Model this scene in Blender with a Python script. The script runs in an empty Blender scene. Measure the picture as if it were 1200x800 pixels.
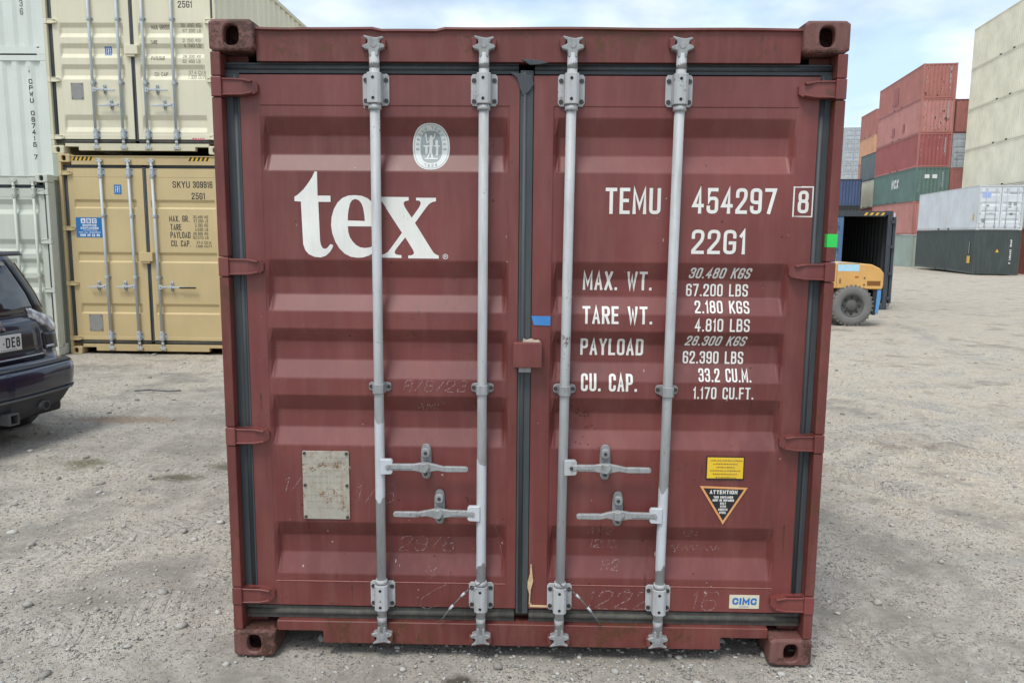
import bpy, bmesh, math, random
import numpy as np
from mathutils import Vector, Matrix
from mathutils.geometry import tessellate_polygon
random.seed(7); rng = np.random.default_rng(11)
S = bpy.context.scene; COL = S.collection
PI = math.pi; RAD = math.radians

# ------------------------------------------------------------------ camera
FPX = 930.0
cam = bpy.data.objects.new('camera', bpy.data.cameras.new('camera')); COL.objects.link(cam)
cam.data.sensor_width = 36.0; cam.data.lens = FPX/1200*36.0
cam.data.clip_start = 0.05; cam.data.clip_end = 2000
CX, CY, CZ = 0.01385, -3.13637, 1.79495
yaw, pit, rol = -0.01943, -0.13686, 0.00823
fw = Vector((math.sin(yaw)*math.cos(pit), math.cos(yaw)*math.cos(pit), math.sin(pit)))
rt = Vector((math.cos(yaw), -math.sin(yaw), 0)); up = rt.cross(fw)
r2 = rt*math.cos(rol)+up*math.sin(rol); u2 = up*math.cos(rol)-rt*math.sin(rol)
M = Matrix((( r2.x, u2.x, -fw.x), (r2.y, u2.y, -fw.y), (r2.z, u2.z, -fw.z))).to_4x4()
cam.matrix_world = Matrix.Translation((CX, CY, CZ)) @ M
S.camera = cam

# ------------------------------------------------------------------ world, sun, exposure
SUN_EL, SUN_AZ = RAD(60), RAD(206)       # azimuth clockwise from +y : behind the camera, to the left
w = bpy.data.worlds.new('World'); S.world = w; w.use_nodes = True
nt = w.node_tree; N = nt.nodes; Lk = nt.links; N.clear()
out = N.new('ShaderNodeOutputWorld'); bg = N.new('ShaderNodeBackground'); bg.inputs[1].default_value = 0.1
sky = N.new('ShaderNodeTexSky'); sky.sky_type = 'NISHITA'; sky.sun_disc = False
sky.sun_elevation = SUN_EL; sky.sun_rotation = SUN_AZ; sky.air_density = 1.0; sky.dust_density = 2.0
tc = N.new('ShaderNodeTexCoord'); mp = N.new('ShaderNodeMapping'); mp.inputs['Scale'].default_value = (1, 1, 2.6)
mp.inputs['Location'].default_value = (1.35, 0.6, 0.3)
n1 = N.new('ShaderNodeTexNoise'); n1.inputs['Scale'].default_value = 2.3; n1.inputs['Detail'].default_value = 7; n1.inputs['Roughness'].default_value = 0.52
cr = N.new('ShaderNodeValToRGB'); cr.color_ramp.elements[0].position = 0.42; cr.color_ramp.elements[1].position = 0.60
cr.color_ramp.elements[0].color = (0.30, 0.30, 0.30, 1); cr.color_ramp.elements[1].color = (1, 1, 1, 1)
n2 = N.new('ShaderNodeTexNoise'); n2.inputs['Scale'].default_value = 4.2; n2.inputs['Detail'].default_value = 6
cr2 = N.new('ShaderNodeValToRGB'); cr2.color_ramp.elements[0].position = 0.35; cr2.color_ramp.elements[1].position = 0.68
cr2.color_ramp.elements[0].color = (4.5, 6.0, 7.6, 1); cr2.color_ramp.elements[1].color = (9.4, 9.6, 9.7, 1)
mx = N.new('ShaderNodeMix'); mx.data_type = 'RGBA'
Lk.new(tc.outputs['Generated'], mp.inputs[0]); Lk.new(mp.outputs[0], n1.inputs['Vector']); Lk.new(mp.outputs[0], n2.inputs['Vector'])
Lk.new(n1.outputs[0], cr.inputs[0]); Lk.new(n2.outputs[0], cr2.inputs[0])
Lk.new(cr.outputs[0], mx.inputs[0]); Lk.new(sky.outputs[0], mx.inputs[6]); Lk.new(cr2.outputs[0], mx.inputs[7])
Lk.new(mx.outputs[2], bg.inputs[0]); Lk.new(bg.outputs[0], out.inputs[0])

sd = bpy.data.lights.new('sun', 'SUN'); sd.energy = 1.45; sd.angle = RAD(20); sd.color = (1.0, 0.965, 0.91)
sun = bpy.data.objects.new('sun', sd); COL.objects.link(sun)
sv = Vector((math.sin(SUN_AZ)*math.cos(SUN_EL), math.cos(SUN_AZ)*math.cos(SUN_EL), math.sin(SUN_EL)))
sun.rotation_euler = sv.to_track_quat('Z', 'Y').to_euler()
S.view_settings.view_transform = 'Standard'; S.view_settings.look = 'None'
S.view_settings.gamma = 1; S.view_settings.use_curve_mapping = False; S.view_settings.exposure = 0.62

# ------------------------------------------------------------------ materials
def newmat(name):
    m = bpy.data.materials.new(name); m.use_nodes = True
    return m, m.node_tree, m.node_tree.nodes['Principled BSDF']
def noise(nt, scale, detail=4, rough=0.55, vec=None):
    n = nt.nodes.new('ShaderNodeTexNoise'); n.inputs['Scale'].default_value = scale
    n.inputs['Detail'].default_value = detail; n.inputs['Roughness'].default_value = rough
    if vec is not None: nt.links.new(vec, n.inputs['Vector'])
    return n
def ramp(nt, src, a, b, ca=(0, 0, 0, 1), cb=(1, 1, 1, 1)):
    q = nt.nodes.new('ShaderNodeMapRange'); q.inputs[1].default_value = a; q.inputs[2].default_value = b; nt.links.new(src, q.inputs[0])
    r = nt.nodes.new('ShaderNodeValToRGB'); r.color_ramp.elements[0].color = ca; r.color_ramp.elements[1].color = cb
    r.color_ramp.elements[0].position = 0; r.color_ramp.elements[1].position = 1
    nt.links.new(q.outputs[0], r.inputs[0]); return r.outputs[0]
def mixc(nt, fac, a, b, mode='MIX'):
    m = nt.nodes.new('ShaderNodeMix'); m.data_type = 'RGBA'; m.blend_type = mode
    for sock, v in ((m.inputs[0], fac), (m.inputs[6], a), (m.inputs[7], b)):
        if isinstance(v, bpy.types.NodeSocket): nt.links.new(v, sock)
        elif isinstance(v, (int, float)): sock.default_value = v
        else: sock.default_value = (*v[:3], 1)
    return m.outputs[2]
def paint(name, col, rough=0.45, rust=0.0, dirt=0.25, dirtcol=(0.30, 0.27, 0.22), metal=0.0, bump=0.15, scale=1.0, rustcol=(0.10, 0.035, 0.015), fade=0.2):
    m, t, p = newmat(name)
    tc = t.nodes.new('ShaderNodeTexCoord'); v = tc.outputs['Object']
    big = noise(t, 1.3*scale, 5, 0.6, v)
    c = mixc(t, ramp(t, big.outputs[0], 0.3, 0.75), [x*(1-fade*0.5) for x in col], [min(1, x*(1+fade*0.5)+0.015*fade) for x in col])
    # dust streaks
    mpn = t.nodes.new('ShaderNodeMapping'); mpn.inputs['Scale'].default_value = (6*scale, 6*scale, 0.7*scale); t.links.new(v, mpn.inputs[0])
    st = noise(t, 2.2, 6, 0.7, mpn.outputs[0])
    f = ramp(t, st.outputs[0], 0.45, 0.85, (0, 0, 0, 1), (dirt, dirt, dirt, 1))
    c = mixc(t, f, c, dirtcol)
    fine = noise(t, 34*scale, 5, 0.7, v)
    if rust > 0:
        big2 = noise(t, 3.1*scale, 6, 0.75, v)
        add = t.nodes.new('ShaderNodeMath'); add.operation = 'MULTIPLY_ADD'; t.links.new(fine.outputs[0], add.inputs[0]); add.inputs[1].default_value = 0.55; t.links.new(big2.outputs[0], add.inputs[2])
        rf = ramp(t, add.outputs[0], 1.0-rust*0.36, 1.08-rust*0.36)
        c = mixc(t, rf, c, rustcol)
    t.links.new(c, p.inputs['Base Color'])
    rr = t.nodes.new('ShaderNodeMapRange'); t.links.new(st.outputs[0], rr.inputs[0]); rr.inputs[3].default_value = rough-0.08; rr.inputs[4].default_value = rough+0.2
    t.links.new(rr.outputs[0], p.inputs['Roughness']); p.inputs['Metallic'].default_value = metal
    if bump:
        b = t.nodes.new('ShaderNodeBump'); b.inputs['Strength'].default_value = bump; b.inputs['Distance'].default_value = 0.004
        ad = t.nodes.new('ShaderNodeMath'); ad.operation = 'MULTIPLY_ADD'; ad.inputs[1].default_value = 0.12
        ad2 = t.nodes.new('ShaderNodeMath'); ad2.operation = 'MULTIPLY_ADD'; ad2.inputs[1].default_value = 5.0; t.links.new(noise(t, 1.6*scale, 2, 0.5, v).outputs[0], ad2.inputs[0]); t.links.new(ad.outputs[0], ad2.inputs[2])
        t.links.new(fine.outputs[0], ad.inputs[0]); t.links.new(noise(t, 5*scale, 3, 0.5, v).outputs[0], ad.inputs[2])
        t.links.new(ad2.outputs[0], b.inputs['Height']); t.links.new(b.outputs[0], p.inputs['Normal'])
    return m
def plain(name, col, rough=0.5, metal=0.0, spec=None):
    m, t, p = newmat(name)
    tc = t.nodes.new('ShaderNodeTexCoord'); n = noise(t, 18, 4, 0.6, tc.outputs['Object'])
    c = mixc(t, ramp(t, n.outputs[0], 0.3, 0.8), [x*0.9 for x in col], [min(1, x*1.08) for x in col])
    t.links.new(c, p.inputs['Base Color']); p.inputs['Roughness'].default_value = rough; p.inputs['Metallic'].default_value = metal
    return m
RED = (0.158, 0.031, 0.026)
M_red = paint('maroon_paint', RED, 0.48, rust=0.20, dirt=0.42, dirtcol=(0.27, 0.125, 0.10), fade=0.62, bump=0.25)
M_red2 = paint('maroon_frame_paint', (0.140, 0.030, 0.024), 0.5, rust=0.46, dirt=0.5, dirtcol=(0.23, 0.115, 0.09), fade=0.5, scale=1.6)
M_cast = paint('rusted_casting', (0.150, 0.058, 0.048), 0.6, rust=0.66, dirt=0.5, dirtcol=(0.26, 0.18, 0.15), rustcol=(0.062, 0.026, 0.016), bump=0.9, scale=2.2)
M_galv = paint('galvanised_steel', (0.44, 0.455, 0.46), 0.48, rust=0.26, dirt=0.75, dirtcol=(0.23, 0.215, 0.19), metal=0.0, scale=3, rustcol=(0.12, 0.08, 0.05), bump=0.25)
M_galvd = paint('worn_galvanised', (0.32, 0.33, 0.33), 0.55, rust=0.25, dirt=0.7, dirtcol=(0.13, 0.12, 0.11), metal=0.2, scale=5, rustcol=(0.08, 0.06, 0.05), bump=0.5)
M_white = paint('fresh_grey_paint', (0.52, 0.55, 0.58), 0.4, rust=0.1, dirt=0.35, scale=4, fade=0.15)
M_rub = paint('rubber_gasket', (0.045, 0.055, 0.062), 0.55, dirt=0.5, dirtcol=(0.13, 0.12, 0.10), scale=2, bump=0.3)
M_rubd = paint('dusty_rubber_gasket', (0.060, 0.060, 0.052), 0.7, dirt=0.8, dirtcol=(0.17, 0.15, 0.115), scale=2, bump=0.4)
M_letter = paint('white_lettering', (0.78, 0.78, 0.73), 0.5, dirt=0.25, dirtcol=(0.45, 0.36, 0.32), rust=0.05, rustcol=(0.25, 0.06, 0.05), scale=3, bump=0)
M_black = plain('black_paint', (0.015, 0.015, 0.017), 0.5)
M_dark = plain('dark_recess', (0.012, 0.012, 0.012), 0.8)  # near-black that paints the shade inside holes and pockets
M_bolt = plain('dark_bolt', (0.07, 0.065, 0.06), 0.5, 0.5)
M_blet = plain('black_lettering', (0.02, 0.02, 0.022), 0.6)
M_floor = plain('plywood_floor', (0.18, 0.11, 0.06), 0.7)

def chalkmat():
    m, t, p = newmat('chalk'); tc = t.nodes.new('ShaderNodeTexCoord')
    n = noise(t, 120, 3, 0.6, tc.outputs['Object'])
    f = ramp(t, n.outputs[0], 0.42, 0.62)
    p.inputs['Base Color'].default_value = (0.55, 0.42, 0.40, 1); p.inputs['Roughness'].default_value = 0.9
    mul = t.nodes.new('ShaderNodeMath'); mul.operation = 'MULTIPLY'; t.links.new(f, mul.inputs[0]); mul.inputs[1].default_value = 0.45
    t.links.new(mul.outputs[0], p.inputs['Alpha']); return m
M_chalk = chalkmat()

_p = M_red.node_tree.nodes['Principled BSDF']; _p.inputs['Coat Weight'].default_value = .22; _p.inputs['Coat Roughness'].default_value = .32

# ------------------------------------------------------------------ object helpers
def link(o, parent=None):
    COL.objects.link(o)
    if parent is not None: o.parent = parent
    return o
def obj(name, mesh, mat, parent=None, label=None):
    o = bpy.data.objects.new(name, mesh)
    if mat is not None:
        if len(mesh.materials) == 0: mesh.materials.append(mat)
        else:
            o.material_slots[0].link = 'OBJECT'; o.material_slots[0].material = mat
    if label: o['label'] = label
    return link(o, parent)
def thing(name, label, cat, loc=(0, 0, 0), rz=0.0, group=None):
    o = bpy.data.objects.new(name, None); o.location = loc; o.rotation_euler = (0, 0, rz); o.empty_display_size = 0.2
    o['label'] = label; o['category'] = cat
    if group: o['group'] = group
    return link(o)
class MB:
    def __init__(s): s.bm = bmesh.new()
    def add(s, verts, faces):
        vs = [s.bm.verts.new(v) for v in verts]
        for f in faces:
            try: s.bm.faces.new([vs[i] for i in f])
            except ValueError: pass
        return vs
    def box(s, x0, x1, y0, y1, z0, z1, b=0.0):
        t = bmesh.new(); bmesh.ops.create_cube(t, size=1)
        for v in t.verts: v.co = ((x0+x1)/2+v.co.x*abs(x1-x0), (y0+y1)/2+v.co.y*abs(y1-y0), (z0+z1)/2+v.co.z*abs(z1-z0))
        if b > 0: bmesh.ops.bevel(t, geom=t.edges[:], offset=b, segments=2, profile=0.5, affect='EDGES')
        s._merge(t); return s
    def _merge(s, t):
        t.verts.index_update(); m = [s.bm.verts.new(v.co) for v in t.verts]
        for f in t.faces: s.bm.faces.new([m[v.index] for v in f.verts])
        t.free()
    def cyl(s, p0, p1, r0, r1=None, n=16, cap=True):
        r1 = r0 if r1 is None else r1
        p0 = Vector(p0); p1 = Vector(p1); d = (p1-p0).normalized(); a = d.orthogonal().normalized(); b = d.cross(a)
        A = [s.bm.verts.new(p0+(a*math.cos(2*PI*i/n)+b*math.sin(2*PI*i/n))*r0) for i in range(n)]
        B = [s.bm.verts.new(p1+(a*math.cos(2*PI*i/n)+b*math.sin(2*PI*i/n))*r1) for i in range(n)]
        for i in range(n):
            f = s.bm.faces.new((A[i], A[(i+1) % n], B[(i+1) % n], B[i])); f.smooth = True
        if cap: s.bm.faces.new(A[::-1]); s.bm.faces.new(B)
        return s
    def ring(s, c, axis, r_out, r_in, w, n=32):
        # flat washer with thickness w around axis
        c = Vector(c); d = Vector(axis).normalized(); a = d.orthogonal().normalized(); b = d.cross(a)
        L = []
        for (r, o) in ((r_out, -w/2), (r_out, w/2), (r_in, w/2), (r_in, -w/2)):
            L.append([s.bm.verts.new(c+d*o+(a*math.cos(2*PI*i/n)+b*math.sin(2*PI*i/n))*r) for i in range(n)])
        for k in range(4):
            for i in range(n): s.bm.faces.new((L[k][i], L[k][(i+1) % n], L[(k+1) % 4][(i+1) % n], L[(k+1) % 4][i]))
        return s
    def lathe(s, c, axis, prof, n=32):
        c = Vector(c); d = Vector(axis).normalized(); a = d.orthogonal().normalized(); b = d.cross(a); L = []
        for (r, o) in prof: L.append([s.bm.verts.new(c+d*o+(a*math.cos(2*PI*i/n)+b*math.sin(2*PI*i/n))*max(r, 1e-4)) for i in range(n)])
        for k in range(len(L)-1):
            for i in range(n):
                f = s.bm.faces.new((L[k][i], L[k][(i+1) % n], L[k+1][(i+1) % n], L[k+1][i])); f.smooth = True
        return s
    def prism(s, pts, y0, y1, axis='y', b=0.0):
        # polygon in (x,z) extruded along y ; axis 'z': polygon (x,y) extruded along z; axis 'x': polygon (y,z)
        t = bmesh.new()
        def P(p, d):
            return (p[0], d, p[1]) if axis == 'y' else ((p[0], p[1], d) if axis == 'z' else (d, p[0], p[1]))
        A = [t.verts.new(P(p, y0)) for p in pts]; B = [t.verts.new(P(p, y1)) for p in pts]; n = len(pts)
        t.faces.new(A); t.faces.new(B[::-1])
        for i in range(n): t.faces.new((A[i], B[i], B[(i+1) % n], A[(i+1) % n]))
        bmesh.ops.recalc_face_normals(t, faces=t.faces[:])
        if b > 0: bmesh.ops.bevel(t, geom=t.edges[:], offset=b, segments=1, profile=0.5, affect='EDGES')
        s._merge(t); return s
    def tube(s, pts, r, n=8):
        for a, b in zip(pts[:-1], pts[1:]): s.cyl(a, b, r, r, n)
        return s
    def mesh(s, name):
        bmesh.ops.recalc_face_normals(s.bm, faces=s.bm.faces[:])
        me = bpy.data.meshes.new(name); s.bm.to_mesh(me); s.bm.free(); return me
    def build(s, name, mat, parent=None, label=None): return obj(name, s.mesh(name), mat, parent, label)

# ------------------------------------------------------------------ stroke lettering
def rr(*p): return p
G = {
'A': (1, [[(0, 0), (0, .0), (.5, 1), (1, 0)], [(.2, .3), (.8, .3)]]),
'B': (1, [[(0, 0), (0, 1), (.92, 1, 1), (.92, .53, 1), (0, .53)], [(0, .53), (1, .53, 1), (1, 0, 1), (0, 0)]]),
'C': (1, [[(1, .75), (1, 1, 1), (0, 1, 1), (0, 0, 1), (1, 0, 1), (1, .25)]]),
'D': (1, [[(0, 0), (0, 1), (1, 1, 1), (1, 0, 1), (0, 0), (0, .2)]]),
'E': (.85, [[(1, 1), (0, 1), (0, 0), (1, 0)], [(0, .52), (.85, .52)]]),
'F': (.85, [[(1, 1), (0, 1), (0, 0)], [(0, .52), (.85, .52)]]),
'G': (1, [[(1, .75), (1, 1, 1), (0, 1, 1), (0, 0, 1), (1, 0, 1), (1, .46), (.55, .46)]]),
'H': (1, [[(0, 0), (0, 1)], [(1, 0), (1, 1)], [(0, .52), (1, .52)]]),
'I': (.05, [[(.5, 0), (.5, 1)]]),
'K': (1, [[(0, 0), (0, 1)], [(1, 1), (.05, .42)], [(.38, .6), (1, 0)]]),
'L': (.85, [[(0, 1), (0, 0), (1, 0)]]),
'M': (1.3, [[(0, 0), (0, 1), (.5, .25), (1, 1), (1, 0)]]),
'N': (1.05, [[(0, 0), (0, 1), (1, 0), (1, 1)]]),
'O': (1, [[(.5, 1), (1, 1, 1), (1, 0, 1), (0, 0, 1), (0, 1, 1), (.5, 1)]]),
'Q': (1, [[(.5, 1), (1, 1, 1), (1, 0, 1), (0, 0, 1), (0, 1, 1), (.5, 1)], [(.6, .3), (1, -.05)]]),
'P': (1, [[(0, 0), (0, 1), (1, 1, 1), (1, .45, 1), (0, .45)]]),
'R': (1, [[(0, 0), (0, 1), (1, 1, 1), (1, .5, 1), (0, .5)], [(.5, .5), (1, 0)]]),
'S': (1, [[(1, .78), (1, 1, 1), (0, 1, 1), (0, .55, 1), (1, .45, 1), (1, 0, 1), (0, 0, 1), (0, .22)]]),
'T': (1, [[(0, 1), (1, 1)], [(.5, 1), (.5, 0)]]),
'U': (1, [[(0, 1), (0, 0, 1), (1, 0, 1), (1, 1)]]),
'V': (1, [[(0, 1), (.5, 0), (1, 1)]]),
'W': (1.4, [[(0, 1), (.25, 0), (.5, .8), (.75, 0), (1, 1)]]),
'X': (1, [[(0, 0), (1, 1)], [(0, 1), (1, 0)]]),
'Y': (1, [[(0, 1), (.5, .45), (1, 1)], [(.5, .45), (.5, 0)]]),
'0': (1, [[(.5, 1), (1, 1, 1), (1, 0, 1), (0, 0, 1), (0, 1, 1), (.5, 1)]]),
'1': (.3, [[(0, .8), (.9, 1), (.9, 0)]]),
'2': (1, [[(0, .72), (0, 1, 1), (1, 1, 1), (1, .62, 1), (0, .08), (0, 0), (1, 0)]]),
'3': (1, [[(0, .78), (0, 1, 1), (1, 1, 1), (1, .53, 1), (.4, .53)], [(.6, .53), (1, .53, 1), (1, 0, 1), (0, 0, 1), (0, .22)]]),
'4': (1, [[(.72, 0), (.72, 1), (0, .28), (1, .28)]]),
'5': (1, [[(.95, 1), (.08, 1), (.03, .5), (.1, .6), (1, .62, 1), (1, 0, 1), (0, 0, 1), (0, .2)]]),
'6': (1, [[(1, .8), (1, 1, 1), (0, 1, 1), (0, 0, 1), (1, 0, 1), (1, .56, 1), (0, .56)]]),
'7': (1, [[(0, 1), (1, 1), (.35, 0)]]),
'8': (1, [[(.5, .54), (.95, .54, 1), (.95, 1, 1), (.05, 1, 1), (.05, .54, 1), (.5, .54)], [(.5, .54), (0, .54, 1), (0, 0, 1), (1, 0, 1), (1, .54, 1), (.5, .54)]]),
'9': (1, [[(0, .2), (0, 0, 1), (1, 0, 1), (1, 1, 1), (0, 1, 1), (0, .44, 1), (1, .44)]]),
'.': (.12, [[(.5, 0), (.5, .02)]]), ',': (.12, [[(.5, .03), (.3, -.1)]]), '/': (.7, [[(0, 0), (1, 1)]]), ' ': (.55, []), '-': (.6, [[(0, .5), (1, .5)]]),
'&': (1.1, [[(1, 0), (.15, .75), (.2, 1, 1), (.7, 1, 1), (.7, .7, 1), (.05, .4, 1), (.05, 0, 1), (.8, 0, 1), (1, .4)]]),
}
def rounded(pts, rad):
    P = [Vector((p[0], p[1])) for p in pts]; out = [P[0]]
    for i in range(1, len(P)-1):
        if len(pts[i]) > 2:
            a = P[i-1]-P[i]; b = P[i+1]-P[i]
            fa = .5 if (i-1 > 0 and len(pts[i-1]) > 2) else .96; fb = .5 if (i+1 < len(P)-1 and len(pts[i+1]) > 2) else .96
            r = min(rad, a.length*fa, b.length*fb)
            A = P[i]+a.normalized()*r; B = P[i]+b.normalized()*r
            for k in range(5):
                t = k/4; out.append(A*(1-t)**2+P[i]*2*t*(1-t)+B*t*t)
        else: out.append(P[i])
    out.append(P[-1]); o2 = [out[0]]
    for q in out[1:]:
        if (q-o2[-1]).length > 1e-6: o2.append(q)
    return o2
class Decal:
    """flat artwork in (x,z), later laid on a door surface"""
    def __init__(s): s.bm = bmesh.new(); s.k = 0
    def ribbon(s, pts, t, ext=True):
        if len(pts) < 2: return
        P = [Vector(p) for p in pts]; closed = (P[0]-P[-1]).length < 1e-6
        if ext and not closed:
            P[0] = P[0]-(P[1]-P[0]).normalized()*t/2; P[-1] = P[-1]+(P[-1]-P[-2]).normalized()*t/2
        L, R = [], []
        n = len(P); y = -s.k*1.2e-4; s.k = (s.k+1) % 6
        for i in range(n):
            if closed and i in (0, n-1): a = (P[n-1]-P[n-2]).normalized(); b = (P[1]-P[0]).normalized()
            else:
                a = (P[i]-P[i-1]).normalized() if i > 0 else (P[1]-P[0]).normalized()
                b = (P[i+1]-P[i]).normalized() if i < n-1 else a
            m = a+b
            if m.length < 1e-3: m = a
            m.normalize(); nn = Vector((-m.y, m.x)); c = max(0.42, nn.dot(Vector((-a.y, a.x))))
            yy = y-1.0e-4*i/n; L.append(s.bm.verts.new((P[i].x+nn.x*t/2/c, yy, P[i].y+nn.y*t/2/c))); R.append(s.bm.verts.new((P[i].x-nn.x*t/2/c, yy, P[i].y-nn.y*t/2/c)))
        for i in range(n-1): s.bm.faces.new((L[i], L[i+1], R[i+1], R[i]))
    def text(s, txt, x0, x1, z0, z1, t=0.012, skew=0.0, gap=0.34):
        ws = [G[c][0] for c in txt]; tot = sum(ws)+gap*(len(txt)-1)
        H = z1-z0; W = x1-x0; extra = t*len(txt)
        u = (W-extra)/tot; x = x0
        for c, wd in zip(txt, ws):
            gw = u*wd
            for st in G[c][1]:
                q = [(x+t/2+p[0]*gw, z0+t/2+p[1]*(H-t)) + ((1,) if len(p) > 2 else ()) for p in st]
                q = rounded(q, 0.42*max(u, 0.3*H))
                q = [(p.x+skew*(p.y-z0), p.y) for p in q]
                s.ribbon(q, t, ext=(len(q) > 1))
            x += gw+t+gap*u
        return s
    def poly(s, loops, dy=0.0):
        vs = [[Vector((p[0], p[1], 0)) for p in l] for l in loops]
        flat = [v for l in vs for v in l]
        B = [s.bm.verts.new((v.x, dy, v.y)) for v in flat]
        for tri in tessellate_polygon(vs):
            try: s.bm.faces.new([B[i] for i in tri])
            except ValueError: pass
        return s
    def rect(s, x0, x1, z0, z1, dy=0.0): return s.poly([[(x0, z0), (x1, z0), (x1, z1), (x0, z1)]], dy)
    def lay(s, name, mat, parent, surf=None, zs=(), off=0.001, label=None, y=None):
        for z in zs:
            bmesh.ops.bisect_plane(s.bm, geom=s.bm.verts[:]+s.bm.edges[:]+s.bm.faces[:], plane_co=(0, 0, z), plane_no=(0, 0, 1))
        for v in s.bm.verts: v.co.y = v.co.y-off+(surf(v.co.x, v.co.z) if surf else (y or 0))
        for f in s.bm.faces:
            f.normal_update()
            if f.normal.y > 0: f.normal_flip()
        me = bpy.data.meshes.new(name); s.bm.to_mesh(me); s.bm.free()
        return obj(name, me, mat, parent, label)
def smooth_loop(pts, n=3):
    P = [Vector(p) for p in pts]; N = len(P); out = []
    for i in range(N):
        p0, p1, p2, p3 = P[i-1], P[i], P[(i+1) % N], P[(i+2) % N]
        for k in range(n):
            t = k/n
            out.append(0.5*((2*p1)+(-p0+p2)*t+(2*p0-5*p1+4*p2-p3)*t*t+(-p0+3*p1-3*p2+p3)*t**3))
    return [(v.x, v.y) for v in out]
def ellipse(cx, cz, a, b, n=40, e=2.0):
    o = []
    for i in range(n):
        t = 2*PI*i/n; c, s_ = math.cos(t), math.sin(t)
        o.append((cx+a*abs(c)**(2/e)*(1 if c > 0 else -1), cz+b*abs(s_)**(2/e)*(1 if s_ > 0 else -1)))
    return o

# ------------------------------------------------------------------ container pieces
def casting(mb, sx, sz, H, yb=0.0, L=None, hole=True):
    """corner casting; sx,sz signs, front face at y=yb (L given: rear casting)"""
    xo = 1.219; zz0, zz1 = (0, 0.118) if sz < 0 else (H-0.118, H)
    x0, x1 = (xo-0.175, xo) if sx > 0 else (-xo, -xo+0.175)
    y0, y1 = yb, yb+0.162
    if L is not None: y0, y1 = L-0.162, L
    if not hole:
        mb.box(x0, x1, y0, y1, zz0, zz1, 0.008); return
    # front plate with a slotted hole
    cx = (x0+x1)/2-(0.0 if sx > 0 else 0.0); cz = (zz0+zz1)/2
    n = 32; bm = mb.bm; bev = 0.010
    def loopR(hx, hz, e, ox, oz, y):
        L_ = []
        for i in range(n):
            t = 2*PI*(i+0.5)/n; c, s_ = math.cos(t), math.sin(t)
            k = 1/(abs(c)**e+abs(s_)**e)**(1/e)
            L_.append(bm.verts.new((ox+hx*c*k, y, oz+hz*s_*k)))
        return L_
    mx_, mz = (x0+x1)/2, (zz0+zz1)/2; hx, hz = (x1-x0)/2, (zz1-zz0)/2
    loops = [loopR(hx, hz, 12, mx_, mz, y1), loopR(hx, hz, 12, mx_, mz, y0+bev), loopR(hx-0.004, hz-0.004, 11, mx_, mz, y0+0.003), loopR(hx-0.010, hz-0.010, 10, mx_, mz, y0),
             loopR(0.034, 0.043, 2.8, cx, cz, y0), loopR(0.030, 0.038, 2.8, cx, cz, y0+0.005), loopR(0.030, 0.038, 2.8, cx, cz, y0+0.035),
             loopR(hx*0.8, hz*0.85, 5, mx_, mz, y0+0.036), loopR(hx*0.8, hz*0.85, 5, mx_, mz, y0+0.13)]
    for a, b in zip(loops[:-1], loops[1:]):
        for i in range(n): bm.faces.new((a[i], a[(i+1) % n], b[(i+1) % n], b[i]))
    bm.faces.new(loops[-1]); bm.faces.new(loops[0])
def corr_profile(a0, a1, pitch=0.278, depth=0.036):
    n = max(1, round((a1-a0)/pitch)); p = (a1-a0)/n; pts = []
    for i in range(n):
        s0 = a0+i*p; pts += [(s0, 0), (s0+p*0.25, 0), (s0+p*0.5, depth), (s0+p*0.75, depth)]
    pts.append((a1, 0)); return pts
def corr_sheet(mb, which, c, a0, a1, z0, z1, inward):
    """corrugated steel sheet: which 'x' -> wall at x=c running along y ; 'y' -> wall at y=c running along x"""
    pr = corr_profile(a0, a1)
    A, B = [], []
    for (a, d) in pr:
        p = (c+inward*d, a) if which == 'x' else (a, c+inward*d)
        A.append(mb.bm.verts.new((*p, z0))); B.append(mb.bm.verts.new((*p, z1)))
    for i in range(len(A)-1): mb.bm.faces.new((A[i], A[i+1], B[i+1], B[i]))
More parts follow.
